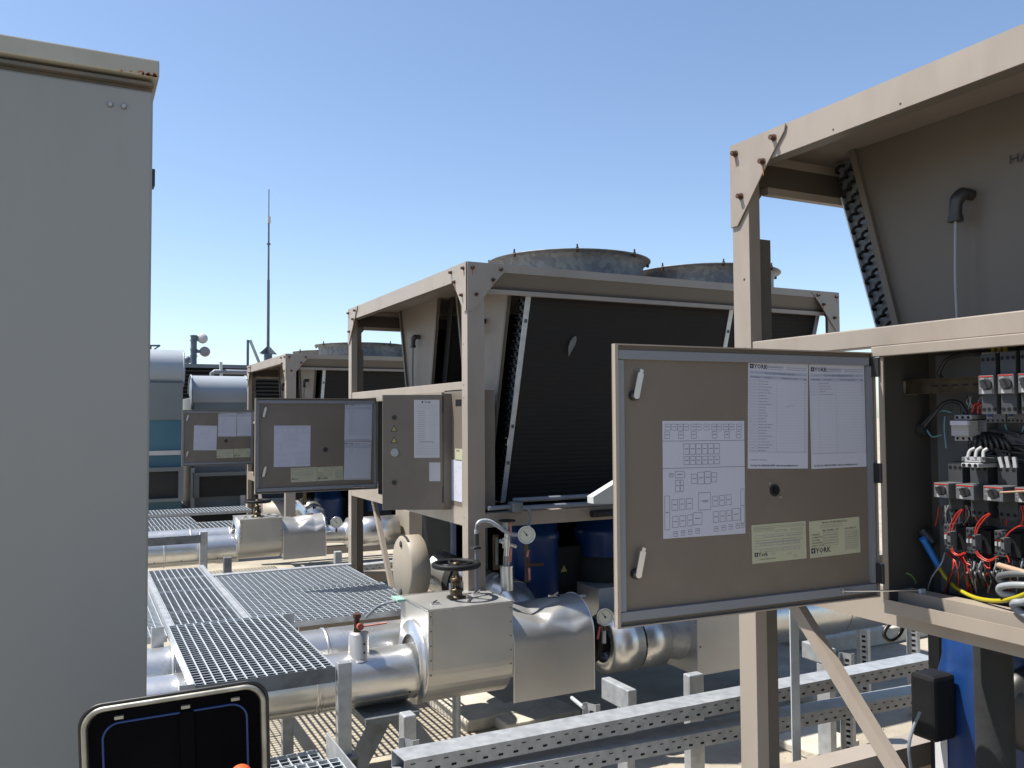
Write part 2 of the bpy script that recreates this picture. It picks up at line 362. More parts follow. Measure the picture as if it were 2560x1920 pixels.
    for k in (0, 1):
        poly = [(.165, 2.327), (.97, 2.327), (.69, 1.0), (.51, 1.0)]
        m = MB(); m.prism([(X(.36), *side(y, z, k)) for y, z in poly], (.004, 0, 0), 'beige_inner_shade' if near else 'beige_shade')
        o = m.build('end_panel', root)
        m = MB()
        for a, b in ((poly[1], poly[2]), (poly[3], poly[0])):
            sgn = -1 if a is poly[1] else 1
            pa = Vector((X(.352), *side(a[0]+sgn*.012, a[1], k))); pb = Vector((X(.352), *side(b[0]+sgn*.012, b[1], k)))
            m.bar(pa, pb, .022, .016, 'beige_inner_shade', up=(1, 0, 0))
        m.build('panel_edge', o)
        e = MB(); cc = Vector((X(.36), *side(.56, 2.055 if near else 2.06, k)))
        e.tube(bez([cc+Vector((.0, -.02, .03)), cc+Vector((-.03, -.015, .032)), cc+Vector((-.045, -.005, .012)), cc+Vector((-.045, 0, -.035))], 6), [.016]*6+[.019]*7+[.017]*6, 'black_plastic', n=12)
        e.tube([cc+Vector((-.045, 0, -.03)), cc+Vector((-.045, 0, -.045))], .021, 'black_plastic', n=14); e.build('cable_gland', o)
        e = MB(); e.tube(bez([cc+Vector((-.045, 0, -.04)), cc+Vector((-.046, .004, -.25)), cc+Vector((-.04, -.004, -.6)), cc+Vector((-.04, 0, -.95))], 6), .0045, 'wire_grey' if near else 'black_plastic', n=6); e.build('hanging_cable', o)
        # coils (outer and inner slab of each V)
        for nm, (t0, b0, sgn) in (('o', (.085, .43, 1)), ('i', (1.05, .77, -1))):
            m = MB(); w_ = .075*sgn
            pts = [(t0, 2.20), (t0+w_, 2.20), (b0+w_, 1.0), (b0, 1.0)]
            m.prism([(X(.42), *side(y, z, k)) for y, z in pts], (L-.52, 0, 0), 'coil_black'); c = m.build('condenser_coil', root)
            if nm == 'o':
                nst = 3
                for q in (strips + (L-.12,)):
                    s_ = MB()
                    s_.prism([(X(q), *side(y, z, k)) for y, z in ((t0-.006, 2.20), (t0-.001, 2.20), (b0-.001, 1.0), (b0-.006, 1.0))], (.032, 0, 0), 'galv_bar'); so_ = s_.build('coil_strip', c)
                    for tt in (.12, .62, .8):
                        h = MB(); yy, zz = side(lerp(t0, b0, tt)-.0075, lerp(2.2, 1.0, tt), k); h.box(X(q+.008), X(q+.026), yy-.0005, yy+.0005, zz-.014, zz+.014, 'grey_device'); h.build('strip_slot', so_)
            # end plate with return bends facing the end
            m = MB(); pts2 = [(t0-.03*sgn-.004*sgn, 2.325), (t0-.03*sgn+w_+.004*sgn, 2.325), (b0+w_+.004*sgn, 1.0), (b0-.004*sgn, 1.0)]
            m.prism([(X(.414), *side(y, z, k)) for y, z in pts2], (.005, 0, 0), 'galv_dull' if nm == 'o' else 'black_paint'); ep = m.build('coil_end_plate', root)
            if nm == 'o' and (near or Y0 > 0):
                bm = MB(); nb = 30
                for i in range(nb):
                    for j, fr in enumerate((.0, .42, .84)):
                        tt = (i+.5+.5*(j % 2))/nb; yc, zc = side(lerp(t0-.028, b0, tt)+w_*(fr-.02), lerp(2.31, 1.0, tt), k); s2_ = 1 if k == 0 else -1
                        path = [Vector((X(.413), yc, zc)), Vector((X(.398), yc+.004*s2_, zc+.002)), Vector((X(.392), yc+.012*s2_, zc+.010)), Vector((X(.398), yc+.020*s2_, zc+.018)), Vector((X(.413), yc+.024*s2_, zc+.02))]
                        bm.tube(path if near else path[::2], .0052, 'black_paint', n=6 if near else 4)
                bm.build('return_bends', ep, kind='stuff')
    # fans
    for fx in fans:
        for fy in (.57, CW-.57):
            c = (X(fx), Y(fy), Z(2.336)); m = MB()
            m.lathe(c, (0, 0, 1), [(0, .475), (.10, .475), (.135, .485), (.150, .505), (.153, .525), (.157, .525), (.153, .505), (.138, .478), (.10, .468), (.0, .468)], 'fan_galv', n=64)
            f = m.build('fan_ring', root)
            for a in range(8):
                an = a*math.pi/4+.35; d = Vector((math.cos(an), math.sin(an), 0)); b = MB(); p = Vector(c)+d*.515
                b.cyl(p+Vector((0, 0, .135)), p+Vector((0, 0, .165)), .009, 'bolt_rust', n=8); b.cyl(p+Vector((0, 0, .165)), p+Vector((0, 0, .183)), .005, 'bolt_rust', n=6); b.build('ring_bolt', f)
            g_ = MB(); g_.cyl(Vector(c)+Vector((0, 0, .04)), Vector(c)+Vector((0, 0, .09)), .07, 'black_paint', n=16)
            for a in range(5):
                an = a*2*math.pi/5; u = Vector((math.cos(an), math.sin(an), 0)); v = Vector((-math.sin(an), math.cos(an), 0))
                q = Vector(c)+Vector((0, 0, .06)); g_.add([q+u*.06+v*.05+Vector((0, 0, .02)), q+u*.44+v*.1+Vector((0, 0, .025)), q+u*.44-v*.1-Vector((0, 0, .025)), q+u*.06-v*.05-Vector((0, 0, .02))], [(0, 1, 2, 3)], 'black_paint')
            g_.build('fan_blades', f)
    # machinery below: compressors, terminal boxes, vessel, headers
    return root

def underside(root, X0, Y0, dz, comps, boxes):
    for (x, y, r, z0, z1) in comps:
        m = MB(); c = (X0+x, Y0+y, dz)
        m.lathe(c, (0, 0, 1), [(z0, .0), (z0, r*.8), (z0+.03, r), (z1-.16, r), (z1-.15, r*1.03), (z1-.12, r*1.03), (z1-.11, r*.97), (z1-.03, r*.9), (z1, r*.6), (z1+.005, 0)], 'blue_paint', n=28); o = m.build('compressor', root)
        if x > .8: m = MB(); m.lathe(c, (0, 0, 1), [(z0+.01, r*1.0), (z0+.02, r*1.09), (z0+.27, r*1.09), (z0+.29, r*1.0)], 'dark_insulation', n=28); m.build('heater_jacket', o)
        m = MB(); m.tube([Vector(c)+Vector((r*.3, -r*.5, z1-.02)), Vector(c)+Vector((r*.35, -r*.55, z1+.02)), Vector(c)+Vector((r*.9, -r*.3, z1+.03))], .014, 'bolt_rust', n=8); m.build('discharge_pipe', o)
    for (x0, x1, y0, y1, z0, z1, lab) in boxes:
        m = MB(); m.box(X0+x0, X0+x1, Y0+y0, Y0+y1, dz+z0, dz+z1, 'black_paint'); o = m.build('terminal_box', root, bevel=.008)
        if lab:
            t = MB(); c = Vector((X0+lerp(x0, x1, lab), Y0+y0-.001, dz+lerp(z0, z1, .55)))
            t.add([c+Vector((-.022, 0, 0)), c+Vector((.022, 0, 0)), c+Vector((0, 0, .04))], [(0, 1, 2)], 'warning_yellow')
            t.add([c+Vector((-.002, -.001, .006)), c+Vector((.004, -.001, .016)), c+Vector((.0, -.001, .016)), c+Vector((.003, -.001, .03)), c+Vector((-.006, -.001, .014)), c+Vector((-.001, -.001, .014))], [(0, 1, 2, 3, 4, 5)], 'ink'); t.build('warning_label', o)

# ---- middle chiller
XM, YM = 1.8593, 4.1885
chM = chiller(XM, YM, 0, 2.76, 'middle beige chiller with its black coil side in view and two open cabinet doors')
underside(chM, XM, YM, 0, [(.62, .42, .15, .36, .93), (1.1, .40, .17, .36, .93), (1.75, .42, .17, .36, .90), (2.3, .42, .15, .36, .90), (.7, 1.5, .16, .36, .9), (1.4, 1.5, .16, .36, .9)],
    [(.72, .93, .36, .6, .38, .72, .35), (1.28, 1.5, .30, .6, .36, .86, .3), (1.5, 1.66, .26, .5, .36, .80, 0), (1.95, 2.2, .30, .6, .36, .72, .5), (2.2, 2.6, .5, .8, .36, .9, 0)])
m = MB(); m.box(XM+.5, XM+2.7, YM+.82, YM+.86, .345, .93, 'black_paint'); m.box(XM+.55, XM+.57, YM+.9, YM+2.12, .345, .93, 'black_paint'); m.box(XM+.12, XM+2.7, YM+.1, YM+2.1, .932, .96, 'black_paint'); m.build('light_block_panel', chM)  # added black panels, stop daylight showing through under the chiller
m = MB(); m.cyl((XM+.55, YM+1.25, .62), (XM+2.6, YM+1.25, .62), .24, 'dark_insulation', n=28); m.build('evaporator_vessel', chM)  # added inside as part of the dark backdrop, hidden behind the panels
# white streak on the coil
m = MB(); sp = []
def coilM(px, py):
    n_ = Vector((0, 1.2, .345)).normalized(); a0 = Vector((XM, YM+.078, 2.2)); d = Fv + Rv*((px-1280)/FPX) - Uv*((py-960)/FPX)
    nn = Vector((0, -1.2, -.345)); t = (a0-EYEP).dot(nn)/d.dot(nn); return EYEP + d*(t*.9985)
m.add([coilM(*q) for q in ((1421, 892), (1421, 868), (1426, 852), (1433, 843), (1440, 840), (1442, 850), (1438, 862), (1430, 876))], [(0, 1, 2, 3, 4, 5, 6, 7)], 'galv_dull'); m.build('scuff_mark', chM)

# ---- far chiller
XF, YF, dF = 1.92, 8.90, -.165
chF = chiller(XF, YF, dF, 2.76, 'far beige chiller left behind the middle one, one door open before the ventilation units')
underside(chF, XF, YF, dF, [(.55, .42, .15, .36, .93), (1.1, .40, .15, .36, .93), (1.75, .42, .15, .36, .93)], [(.75, .95, .34, .6, .36, .8, .4), (1.28, 1.5, .30, .6, .36, .88, .3)])
m = MB(); m.box(XF+.5, XF+.52, YF+.9, YF+2.12, .345+dF, .93+dF, 'black_paint'); m.box(XF+.4, XF+2.7, YF+.82, YF+.86, .345+dF, .93+dF, 'black_paint'); m.box(XF+.12, XF+2.7, YF+.1, YF+2.1, .932+dF, .96+dF, 'black_paint'); m.build('light_block_panel', chF)  # added black panels, keep the far underside dark

# ---- near chiller (only its left end in view)
XN, YN, dN = 1.885, 2.133-CW, .035
chN = chiller(XN, YN, dN, 2.76, 'nearest beige chiller at the right with an open cabinet full of breakers and wires', near=True, br=(2.11, 1.53))

# ------------------------------------------------------------------ doors and cabinets
def door_frame(H, ang, wdt, z0, z1, flip=1):
    "hinge point H (x,y), direction of the leaf, returns frame functions"
    d = Vector((math.cos(ang), math.sin(ang), 0)); n = Vector((-math.sin(ang), math.cos(ang), 0))*flip   # n points to the viewer
    return lambda u, z, e=0: Vector((H[0], H[1], 0)) + d*u + n*e + Vector((0, 0, z))
def inner_door(root, H, ang, wdt, z0, z1, sheets, holes, label=None, latch=True, scale=1, detail=True):
    "door leaf seen from inside. u runs from hinge to free edge (leftwards in view)"
    W_ = door_frame(H, ang, wdt, z0, z1)
    d = (W_(1, 0)-W_(0, 0)); n = (W_(0, 0, 1)-W_(0, 0)); up = Vector((0, 0, 1))
    m = MB(); bw = lambda u0, u1, a, b, e0, e1, mt: m.obox(W_((u0+u1)/2, (a+b)/2, (e0+e1)/2), d*abs(u1-u0)/2, up*(b-a)/2, n*(e1-e0)/2, mt)
    bw(0, wdt, z0, z1, -.0215, -.018, 'taupe_door')
    o = m.build('cabinet_door', root, label=label or 'open cabinet door seen from its inner side')
    m = MB(); bw(0, wdt, z0, z0+.003, -.018, -.006, 'beige_paint'); bw(0, wdt, z1-.003, z1, -.018, -.006, 'beige_paint'); bw(0, .003, z0+.003, z1-.003, -.018, -.006, 'beige_paint'); bw(wdt-.003, wdt, z0+.003, z1-.003, -.018, -.006, 'beige_paint')
    bw(wdt-.008, wdt-.003, z0+.003, z1-.003, -.009, -.006, 'beige_paint'); m.build('door_return', o)
    m = MB(); g0 = .010; gw = .02
    bw(g0, wdt-g0, z0+.014, z0+.014+gw, -.018, -.008, 'grey_gasket'); bw(g0+.01, wdt-g0, z1-.014-gw, z1-.014, -.018, -.008, 'grey_gasket')
    bw(wdt-g0-gw*.7, wdt-g0+.001, z0+.036, z1-.036, -.018, -.0085, 'grey_gasket'); bw(g0-.001, g0+gw*.7, z0+.036, z1-.036, -.018, -.0085, 'grey_gasket'); m.build('door_gasket', o)
    if latch:
        for zz in (z0+.115, z1-.115):
            c = W_(wdt-.052, zz, -.018); m = MB(); m.cyl(c, c+n*.012, .0115, 'black_plastic', n=16); m.cyl(c+n*.012, c+n*.018, .008, 'steel_bright', n=12)
            a = c+n*.016; tp = a - d*.012*1 + up*.05
            m.bar(a, tp, .015, .003, 'steel_bright', up=n); m.bar(tp, tp+up*.008-d*.003, .009, .003, 'steel_bright', up=n); m.build('cam_latch', o)
    for (u, z, r) in holes:
        c = W_(u, z, -.018); m = MB(); m.lathe(c, n, [(0, r*1.3), (.002, r*1.3), (.002, r*.98), (-.001, r*.8), (-.001, 0)], 'black_plastic', n=20)
        for q in (-1, 1): m.cyl(c+(d*q*r*.9+up*r*1.05*q), c+(d*q*r*.9+up*r*1.05*q)+n*.003, .003, 'steel_bright', n=8)
        m.build('lock_hole', o)
    return o, W_, d, n
def paper_list(W_, d, n, u_left, z_low, wd, ht, filled=1., tail=True, tilt=0, parent=None, detail=True):
    "parts list sheet; u_left = u of its left edge (greatest u)"
    u = -d; v = Vector((0, 0, 1)); o = W_(u_left, z_low, -.0178)
    if tilt: u = (u*math.cos(tilt)+v*math.sin(tilt)); v = (Vector((0, 0, 1))*math.cos(tilt)+d*math.sin(tilt))
    s = Sheet(o, u, v, wd, ht, 'paper'); k = wd/.155
    s.logo(.004*k, ht-.016*k, .0125*k)
    s.rect(.04*k, ht-.013*k, .05*k, .004*k, 'tint_band'); s.dashes(.041*k, ht-.0125*k, .048*k, 'ink_grey'); s.dashes(.041*k, ht-.0165*k, .048*k, 'ink_grey'); s.dashes(.098*k, ht-.0115*k, .052*k, 'ink_grey'); s.dashes(.098*k, ht-.0155*k, .052*k, 'ink_grey')
    s.rect(.003*k, ht-.027*k, wd-.006*k, .006*k, 'tint_band')
    if detail: s.text(.042*k, ht-.0262*k, '400 VOLT RECOMMENDED PARTS LIST', .0046*k, 'ink')
    s.rect(.003*k, ht-.0355*k, wd-.006*k, .0055*k, 'tint_band')
    if detail:
        for a, t in ((.005, 'Part Number'), (.04, 'Description'), (.085, 'Alternative Description'), (.142, 'usage')): s.text(a*k, ht-.0345*k, t, .0046*k, 'ink')
    y = ht-.0415*k; i = 0; rows = int((ht-.068*k)/(.0058*k))
    while i < rows:
        s.rect(.003*k, y-.0015*k, wd-.006*k, .0003, 'ink_light')
        if i < rows*filled:
            if detail: s.dashes(.005*k, y, .016*k, 'ink_light'); s.dashes(.026*k, y, random.uniform(.018, .04)*k, 'ink_grey'); s.rect(.145*k, y, .003*k, .0014, 'ink_grey')
            else: s.rect(.026*k, y, random.uniform(.018, .04)*k, .0012, 'ink_light')
        y -= .0058*k; i += 1
    s.frame(.003*k, y+.003*k, wd-.006*k, ht-.0375*k-(y+.003*k), .0006, 'ink_light'); s.rect(.024*k, y+.003*k, .0006, ht-.04*k-y, 'ink_light'); s.rect(.072*k, y+.003*k, .0006, ht-.04*k-y, 'ink_light')
    if detail:
        if filled > .6:
            s.text(.006*k, .0165*k, 'Continued on next page..', .0042*k, 'ink_grey')
            for a, b, c_, e in ((.095, .58, .012, .0008), (.107, .59, .01, .0008)): s.rect(a*k, b*ht, c_*k, e, 'ink_grey')
        s.text(.007*k, .0045*k, 'For Parts Tel: +44(0)1268 246400  email: euro.parts@uk.york.com', .0052*k, 'ink', bold=True, sx=.86)
    else: s.rect(.007*k, .005*k, wd-.014*k, .002, 'ink_grey')
    s.mb.build('parts_list_sheet', parent)
def layout_sheet(W_, d, n, u_left, z_low, wd, ht, parent, tilt=0, m='ink_grey'):
    u = -d; v = Vector((0, 0, 1)); o = W_(u_left, z_low, -.0178)
    if tilt: u, v = (u*math.cos(tilt)+v*math.sin(tilt)), (v*math.cos(tilt)-u*math.sin(tilt))
    s = Sheet(o, u, v, wd, ht, 'paper'); X_ = lambda px: (px-383)/(830-383)*wd; Y_ = lambda py: (1098-py)/(1098-463)*ht
    def bx(x0, y0, x1, y1, dash=True):
        s.frame(X_(x0), Y_(y1), X_(x1)-X_(x0), Y_(y0)-Y_(y1), .0009, m)
        if dash: s.rect(X_(lerp(x0, x1, .2)), Y_((y0+y1)/2), (X_(x1)-X_(x0))*.6, .0015, m)
    for i, x in enumerate((395, 430, 462, 492, 532, 560, 603, 645, 672, 712, 742, 785)): bx(x, 480, x+30, 515)
    for x in (393, 465, 535, 648, 717, 783): bx(x, 522, x+28, 560)
    s.rect(0, Y_(574), wd, .001, m); s.rect(0, Y_(722), wd, .001, m)
    for i in range(6): bx(493+i*33, 588, 524+i*33, 648); bx(493+i*33, 658, 524+i*33, 704)
    bx(415, 748, 438, 768); bx(447, 738, 497, 775); bx(447, 785, 472, 850); bx(474, 785, 491, 850)
    bx(533, 755, 565, 808); bx(567, 745, 603, 812); bx(605, 742, 640, 812); bx(642, 750, 672, 804)
    bx(390, 868, 418, 1052); bx(804, 846, 826, 1040); bx(570, 858, 638, 955)
    s.text(X_(596), Y_(912), 'QM0', .006, m)
    for i in range(3): bx(428+i*39, 890-2*i, 460+i*39, 950-2*i); bx(648+i*37, 880-2*i, 678+i*37, 938-2*i); bx(430+i*39, 980-2*i, 462+i*39, 1042-2*i); bx(650+i*37, 966-2*i, 680+i*37, 1028-2*i)
    bx(540, 966, 590, 1034); bx(756, 955, 802, 1022)
    for i in range(4): bx(437+i*39, 1062-3*i, 458+i*39, 1090-3*i); bx(656+i*40, 1048-3*i, 678+i*40, 1076-3*i)
    bx(805, 1040, 824, 1066)
    s.mb.build('layout_drawing_sheet', parent)
def spec_label(W_, d, n, u_left, z_low, wd, ht, parent, kind, tilt=0):
    u = -d; v = Vector((0, 0, 1)); o = W_(u_left, z_low, -.0178)
    if tilt: u, v = (u*math.cos(tilt)+v*math.sin(tilt)), (v*math.cos(tilt)-u*math.sin(tilt))
    s = Sheet(o, u, v, wd, ht, 'label_yellow')
    k = wd/.14
    if kind == 0:
        for j, (a, b, w_, h_) in enumerate(((.005, .95, .13, .03), (.005, .88, .05, .05), (.06, .84, .03, .05), (.1, .84, .03, .05), (.03, .72, .05, .06), (.09, .72, .04, .06), (.01, .58, .1, .06), (.08, .58, .05, .06))): s.frame(a*k, (b-.06)*ht, w_*k, max(h_, .05)*ht, .0006, 'ink_grey')
        for j in range(6): s.dashes(.006*k, (.36+.07*j)*ht, .12*k, 'ink_light')
        for j in range(7): s.frame((.02+.015*j)*k, .44*ht, .013*k, .06*ht, .0005, 'ink_grey'); s.frame((.02+.015*j)*k, .28*ht, .013*k, .06*ht, .0005, 'ink_grey')
        s.logo(.006*k, .17*ht, .0115*k, 'York'); s.text(.045*k, .17*ht, 'U.K.', .009*k, 'ink_light'); s.text(.018*k, .08*ht, 'Product Support Group', .0042*k, 'ink')
        s.frame(.09*k, .16*ht, .01*k, .05*ht, .0005); s.frame(.105*k, .07*ht, .01*k, .05*ht, .0005)
    else:
        s.text(.035*k, .9*ht, 'PRODUCT INFORMATION', .0058*k, 'ink'); s.frame(.03*k, .8*ht, .06*k, .06*ht, .0006)
        s.text(.035*k, .69*ht, 'PART NUMBER    REV', .0048*k, 'ink'); s.text(.098*k, .69*ht, 'PART NUMBER  REV', .0044*k, 'ink', sx=.8)
        for j, t in enumerate(('SCHEMATIC', 'CONNECTION', 'CUSTOMER', 'MICROBOARD', 'PRODUCT DWG')):
            s.text(.005*k, (.6-.075*j)*ht, t, .0044*k, 'ink'); s.frame(.037*k, (.59-.075*j)*ht, .04*k, .06*ht, .0005)
        for j in range(9): s.frame(.098*k, (.6-.06*j)*ht, .027*k, .05*ht, .0005); s.frame(.127*k, (.6-.06*j)*ht, .007*k, .05*ht, .0005)
        s.logo(.003*k, .12*ht, .015*k); s.dashes(.003*k, .06*ht, .03*k)
    s.mb.build('data_label', parent)

# near door
CF = .045; HN = (XN-CF, P(2199, 1180, X=XN-CF).y); angN = math.radians(180-2.6)
def uz(px, py, H=None, ang=None, e=-.018):
    "photo angle to (u, z) on a door leaf"
    H = H or HN; ang = angN if ang is None else ang
    d_ = Vector((math.cos(ang), math.sin(ang), 0)); n_ = Vector((-math.sin(ang), math.cos(ang), 0)); o = Vector((H[0], H[1], 0))+n_*e
    r = Fv + Rv*((px-1280)/FPX) - Uv*((py-960)/FPX); t = (o-EYEP).dot(n_)/r.dot(n_); q = EYEP + r*t
    return (q-o).dot(d_), q.z
z0N, z1N = (uz(1550, 1573, e=-.006)[1]+P(2205, 1493, X=XN-CF).z)/2, (uz(1538, 857, e=-.006)[1]+P(2193, 882, X=XN-CF).z)/2
doorN, WN, dNv, nNv = inner_door(chN, HN, angN, uz(1541, 1200, e=-.006)[0], z0N, z1N, None, [])
C2 = lambda x, y: (1480+x*.45811, 840+y*.45811)
def span(a, b, c, **k):   # lower-left, lower-right, upper-left in the door crop -> u_left, z_low, width, height, tilt
    ul, zl = uz(*C2(*a), **k); ur, zr = uz(*C2(*b), **k); u2, z2 = uz(*C2(*c), **k)
    return ul, zl, math.hypot(ul-ur, zr-zl), math.hypot(z2-zl, u2-ul), math.atan2(zr-zl, ul-ur)
ul, zl, wd, ht, tl = span((849, 724), (1177, 723), (845, 131)); paper_list(WN, dNv, nNv, ul, zl, wd, ht, 1., parent=doorN, tilt=tl)
ul, zl, wd, ht, tl = span((1197, 726), (1497, 712), (1181, 152)); paper_list(WN, dNv, nNv, ul, zl, wd, ht, .16, parent=doorN, tilt=tl)
ul, zl, wd, ht, tl = span((388, 1107), (836, 1077), (376, 463)); layout_sheet(WN, dNv, nNv, ul, zl, wd, ht, doorN, tilt=tl)
ul, zl, wd, ht, tl = span((874, 1244), (1170, 1213), (868, 1033)); spec_label(WN, dNv, nNv, ul, zl, wd, ht, doorN, 0, tilt=tl)
ul, zl, wd, ht, tl = span((1190, 1213), (1464, 1180), (1184, 1012)); spec_label(WN, dNv, nNv, ul, zl, wd, ht, doorN, 1, tilt=tl)
c = WN(*uz(*C2(995, 842)), -.018); m = MB(); m.cyl(c-nNv*.0, c+nNv*.003, .0145, 'black_plastic', n=24); m.cyl(c+nNv*.003, c+nNv*.008, .009, 'black_paint', n=16); m.build('lock_hole', doorN)
m = MB()
for q in ((965, 803), (1026, 878)): c = WN(*uz(*C2(*q)), -.018); m.cyl(c, c+nNv*.003, .0028, 'steel_bright', n=10)
m.build('screw', doorN)
# stay rod, earth wire
a = WN(*uz(*C2(1348, 1388)), -.008); b = P(2308, 1476, X=XN+.02)
m = MB(); m.tube([a, a+Vector((0, 0, .008)), a, b], .0022, 'steel_bright', n=8); m.cyl(a-nNv*.008, a+nNv*.004, .005, 'steel_bright', n=8); m.box(b.x-.012, b.x+.004, b.y-.004, b.y+.004, b.z-.028, b.z+.004, 'galv_bar'); m.build('door_stay', doorN)
a = WN(*uz(*C2(1525, 1325)), -.016); b0 = WN(.03, 1.105, -.012)
m = MB(); m.cyl(a, a+nNv*.006, .004, 'steel_bright', n=8); m.bar(a+nNv*.004, a+nNv*.004-dNv*.022, .009, .006, 'orange_tag', up=nNv)
pts = [a+nNv*.004-dNv*.02, P(2230, 1447, X=XN), P(2262, 1433, X=XN+.03), P(2283, 1444, X=XN+.06), P(2288, 1468, X=XN+.07), P(2275, 1486, X=XN+.06)]
m.tube(bez(pts, 8), .0022, 'wire_green', n=8); m.build('earth_wire', doorN)
# hinges
for py in (920, 1180, 1425):
    pz = P(2200, py, X=XN-.01).z; m = MB(); m.box(XN-CF-.012, XN-CF+.002, HN[1]-.012, HN[1]+.012, pz-.025, pz+.025, 'black_plastic'); m.build('hinge', doorN, bevel=.002)

# near cabinet
YC1, YC0 = HN[1]-.01, .35; XB = P(2326, 1100, Y=YC1).x
m = MB(); zt_, zb_ = 1.672, 1.024; t = .003
m.box(XN-CF, XB, YC1, YC1+t, zb_, zt_, 'cabinet_shade'); m.box(XN-CF, XB, YC0-t, YC0, zb_, zt_, 'cabinet_shade')
m.box(XB-.0, XB+t, YC0, YC1, zb_, zt_, 'cabinet_shade'); m.box(XN-CF, XB, YC0, YC1, zb_-t, zb_, 'cabinet_shade'); m.box(XN-CF, XB, YC0, YC1, zt_, zt_+t, 'beige_paint')
cab = m.build('cabinet_housing', chN)
m = MB(); m.box(XN-CF-.010, XN-CF+.006, YC0, YC1+.02, zt_-.02, zt_+.006, 'beige_paint'); m.build('cabinet_rim', chN, bevel=.002)
m = MB(); m.box(XN-CF-.004, XN-CF+.001, YC1-.010, YC1+.004, zb_, zt_-.022, 'beige_paint'); m.build('cabinet_rim', chN)
m = MB(); m.box(XN-CF-.005, XN-.0012, YC0, YC1, zb_-.022, zb_-.004, 'beige_paint'); m.box(XN-CF-.006, XN-CF-.002, YC0, YC1-.0, zb_-.022, zb_+.012, 'beige_paint'); m.build('cabinet_rim', chN)
XP = XB-.012
m = MB(); m.box(XP, XB-.001, YC0+.02, YC1-.03, zb_+.02, zt_-.015, 'grey_device'); m.build('mounting_plate', chN)
mp = XP-.001; MP0 = mp
C4 = lambda x, y: (2140+x*.2411, 800+y*.2411)
C5 = lambda x, y: (2140+x*.2411, 1160+y*.2411)
def on4(x, y, X=None): return P(*C4(x, y), X=X if X else mp)
def on5(x, y, X=None): return P(*C5(x, y), X=X if X else mp)
def device(name, c4a, c4b, depth, mt, fn=C4, Xs=None, parent=chN, bevel=.002):
    "box on the mounting plate whose front face fills the seen rectangle"
    xs = (Xs or mp)-depth; a = P(*fn(*c4a), X=xs); b = P(*fn(*c4b), X=xs)
    m = MB(); y0, y1 = sorted((a.y, b.y)); z0, z1 = sorted((a.z, b.z)); m.box(xs, xs+depth, y0, y1, z0, z1, mt); return m.build(name, parent, bevel=bevel), (xs, y0, y1, z0, z1)
# din rail
XR = P(2258, 965, Y=YC1).x; zc = P(2258, 968, Y=YC1).z
m = MB(); m.box(XR, XR+.002, .5, YC1-.002, zc-.0155, zc+.0155, 'brass'); m.box(XR-.006, XR, .5, YC1-.002, zc+.0155, zc+.019, 'brass'); m.box(XR-.006, XR, .5, YC1-.002, zc-.019, zc-.0155, 'brass')
for i in range(20): yy = YC1-.10-.028*i; m.box(XR-.0006, XR-.0001, yy, yy+.016, zc-.0025, zc+.0025, 'black_paint')
m.build('mounting_rail', chN)
def knob(o, c, r, twist=.5, flat=False):
    m = MB(); c = Vector(c); nn = Vector((-1, 0, 0)); m.cyl(c, c+nn*.006, r, 'black_plastic', n=20)
    m.obox(c+nn*.010, (.006, 0, 0), (0, math.sin(twist)*r*.9, math.cos(twist)*r*.9), (0, math.cos(twist)*r*.33, -math.sin(twist)*r*.33), 'black_plastic'); m.build('rotary_knob', o)
def starter(c0, c1, fn, depth, knobr=.014, face='grey_device', txt=True, base=None):
    mp = base or MP0
    # manual motor starter: body, faceplate, red strip, knob, white tag, terminals
    o, (xs, y0, y1, z0, z1) = device('motor_starter', c0, c1, depth, face, fn, Xs=mp)
    W2 = y1-y0; Hh = z1-z0
    for (za, zb, zz) in ((z1, z1+.05, z1+.036), (z0-.045, z0, z0-.034)):
        m = MB(); m.box(mp-.055, mp, y0+.001, y1-.001, za, zb, 'charcoal_device')
        for k in range(3): yy = lerp(y0, y1, (k+.5)/3); m.cyl((mp-.0548, yy, zz), (mp-.0556, yy, zz), .0045, 'black_paint', n=10)
        m.build('terminal_block', o)
    m = MB(); m.box(xs-.0006, xs, y0+.002, y1-.002, z1-.0045, z1-.002, 'wire_red'); m.build('red_strip', o)
    m = MB(); m.box(xs-.0006, xs, y0+W2*.12, y0+W2*.78, z0+.002, z0+.010, 'white_plastic'); m.build('name_tag', o)
    knob(o, (xs, lerp(y0, y1, .42), lerp(z0, z1, .5)), knobr)
    s = Sheet((xs, y1-.002, z0+.011), (0, -1, 0), (0, 0, 1), .001, .001, face, .0001)
    for _ in range(9): s.rect(random.uniform(.001, W2*.38), random.uniform(.0, Hh*.55), random.uniform(.002, .006), .0012, 'white_plastic')
    s.text(.002, Hh-.021, 'ABB', .006, 'white_plastic', bold=True); s.text(W2*.68, Hh-.021, 'MS', .005, 'white_plastic')
    s.mb.build('starter_print', o)
for a, b in (((1265, 575), (1430, 770)), ((1465, 560), (1640, 765)), ((1675, 550), (1850, 755))): starter(a, b, C4, .065, .0125, base=XR)
for a, b in (((803, 190), (960, 360)), ((1030, 205), (1222, 380)), ((1315, 222), (1525, 398))): starter(a, b, C5, .11, .0115)
starter((1640, 240), (1850, 415), C5, .11, .0115)
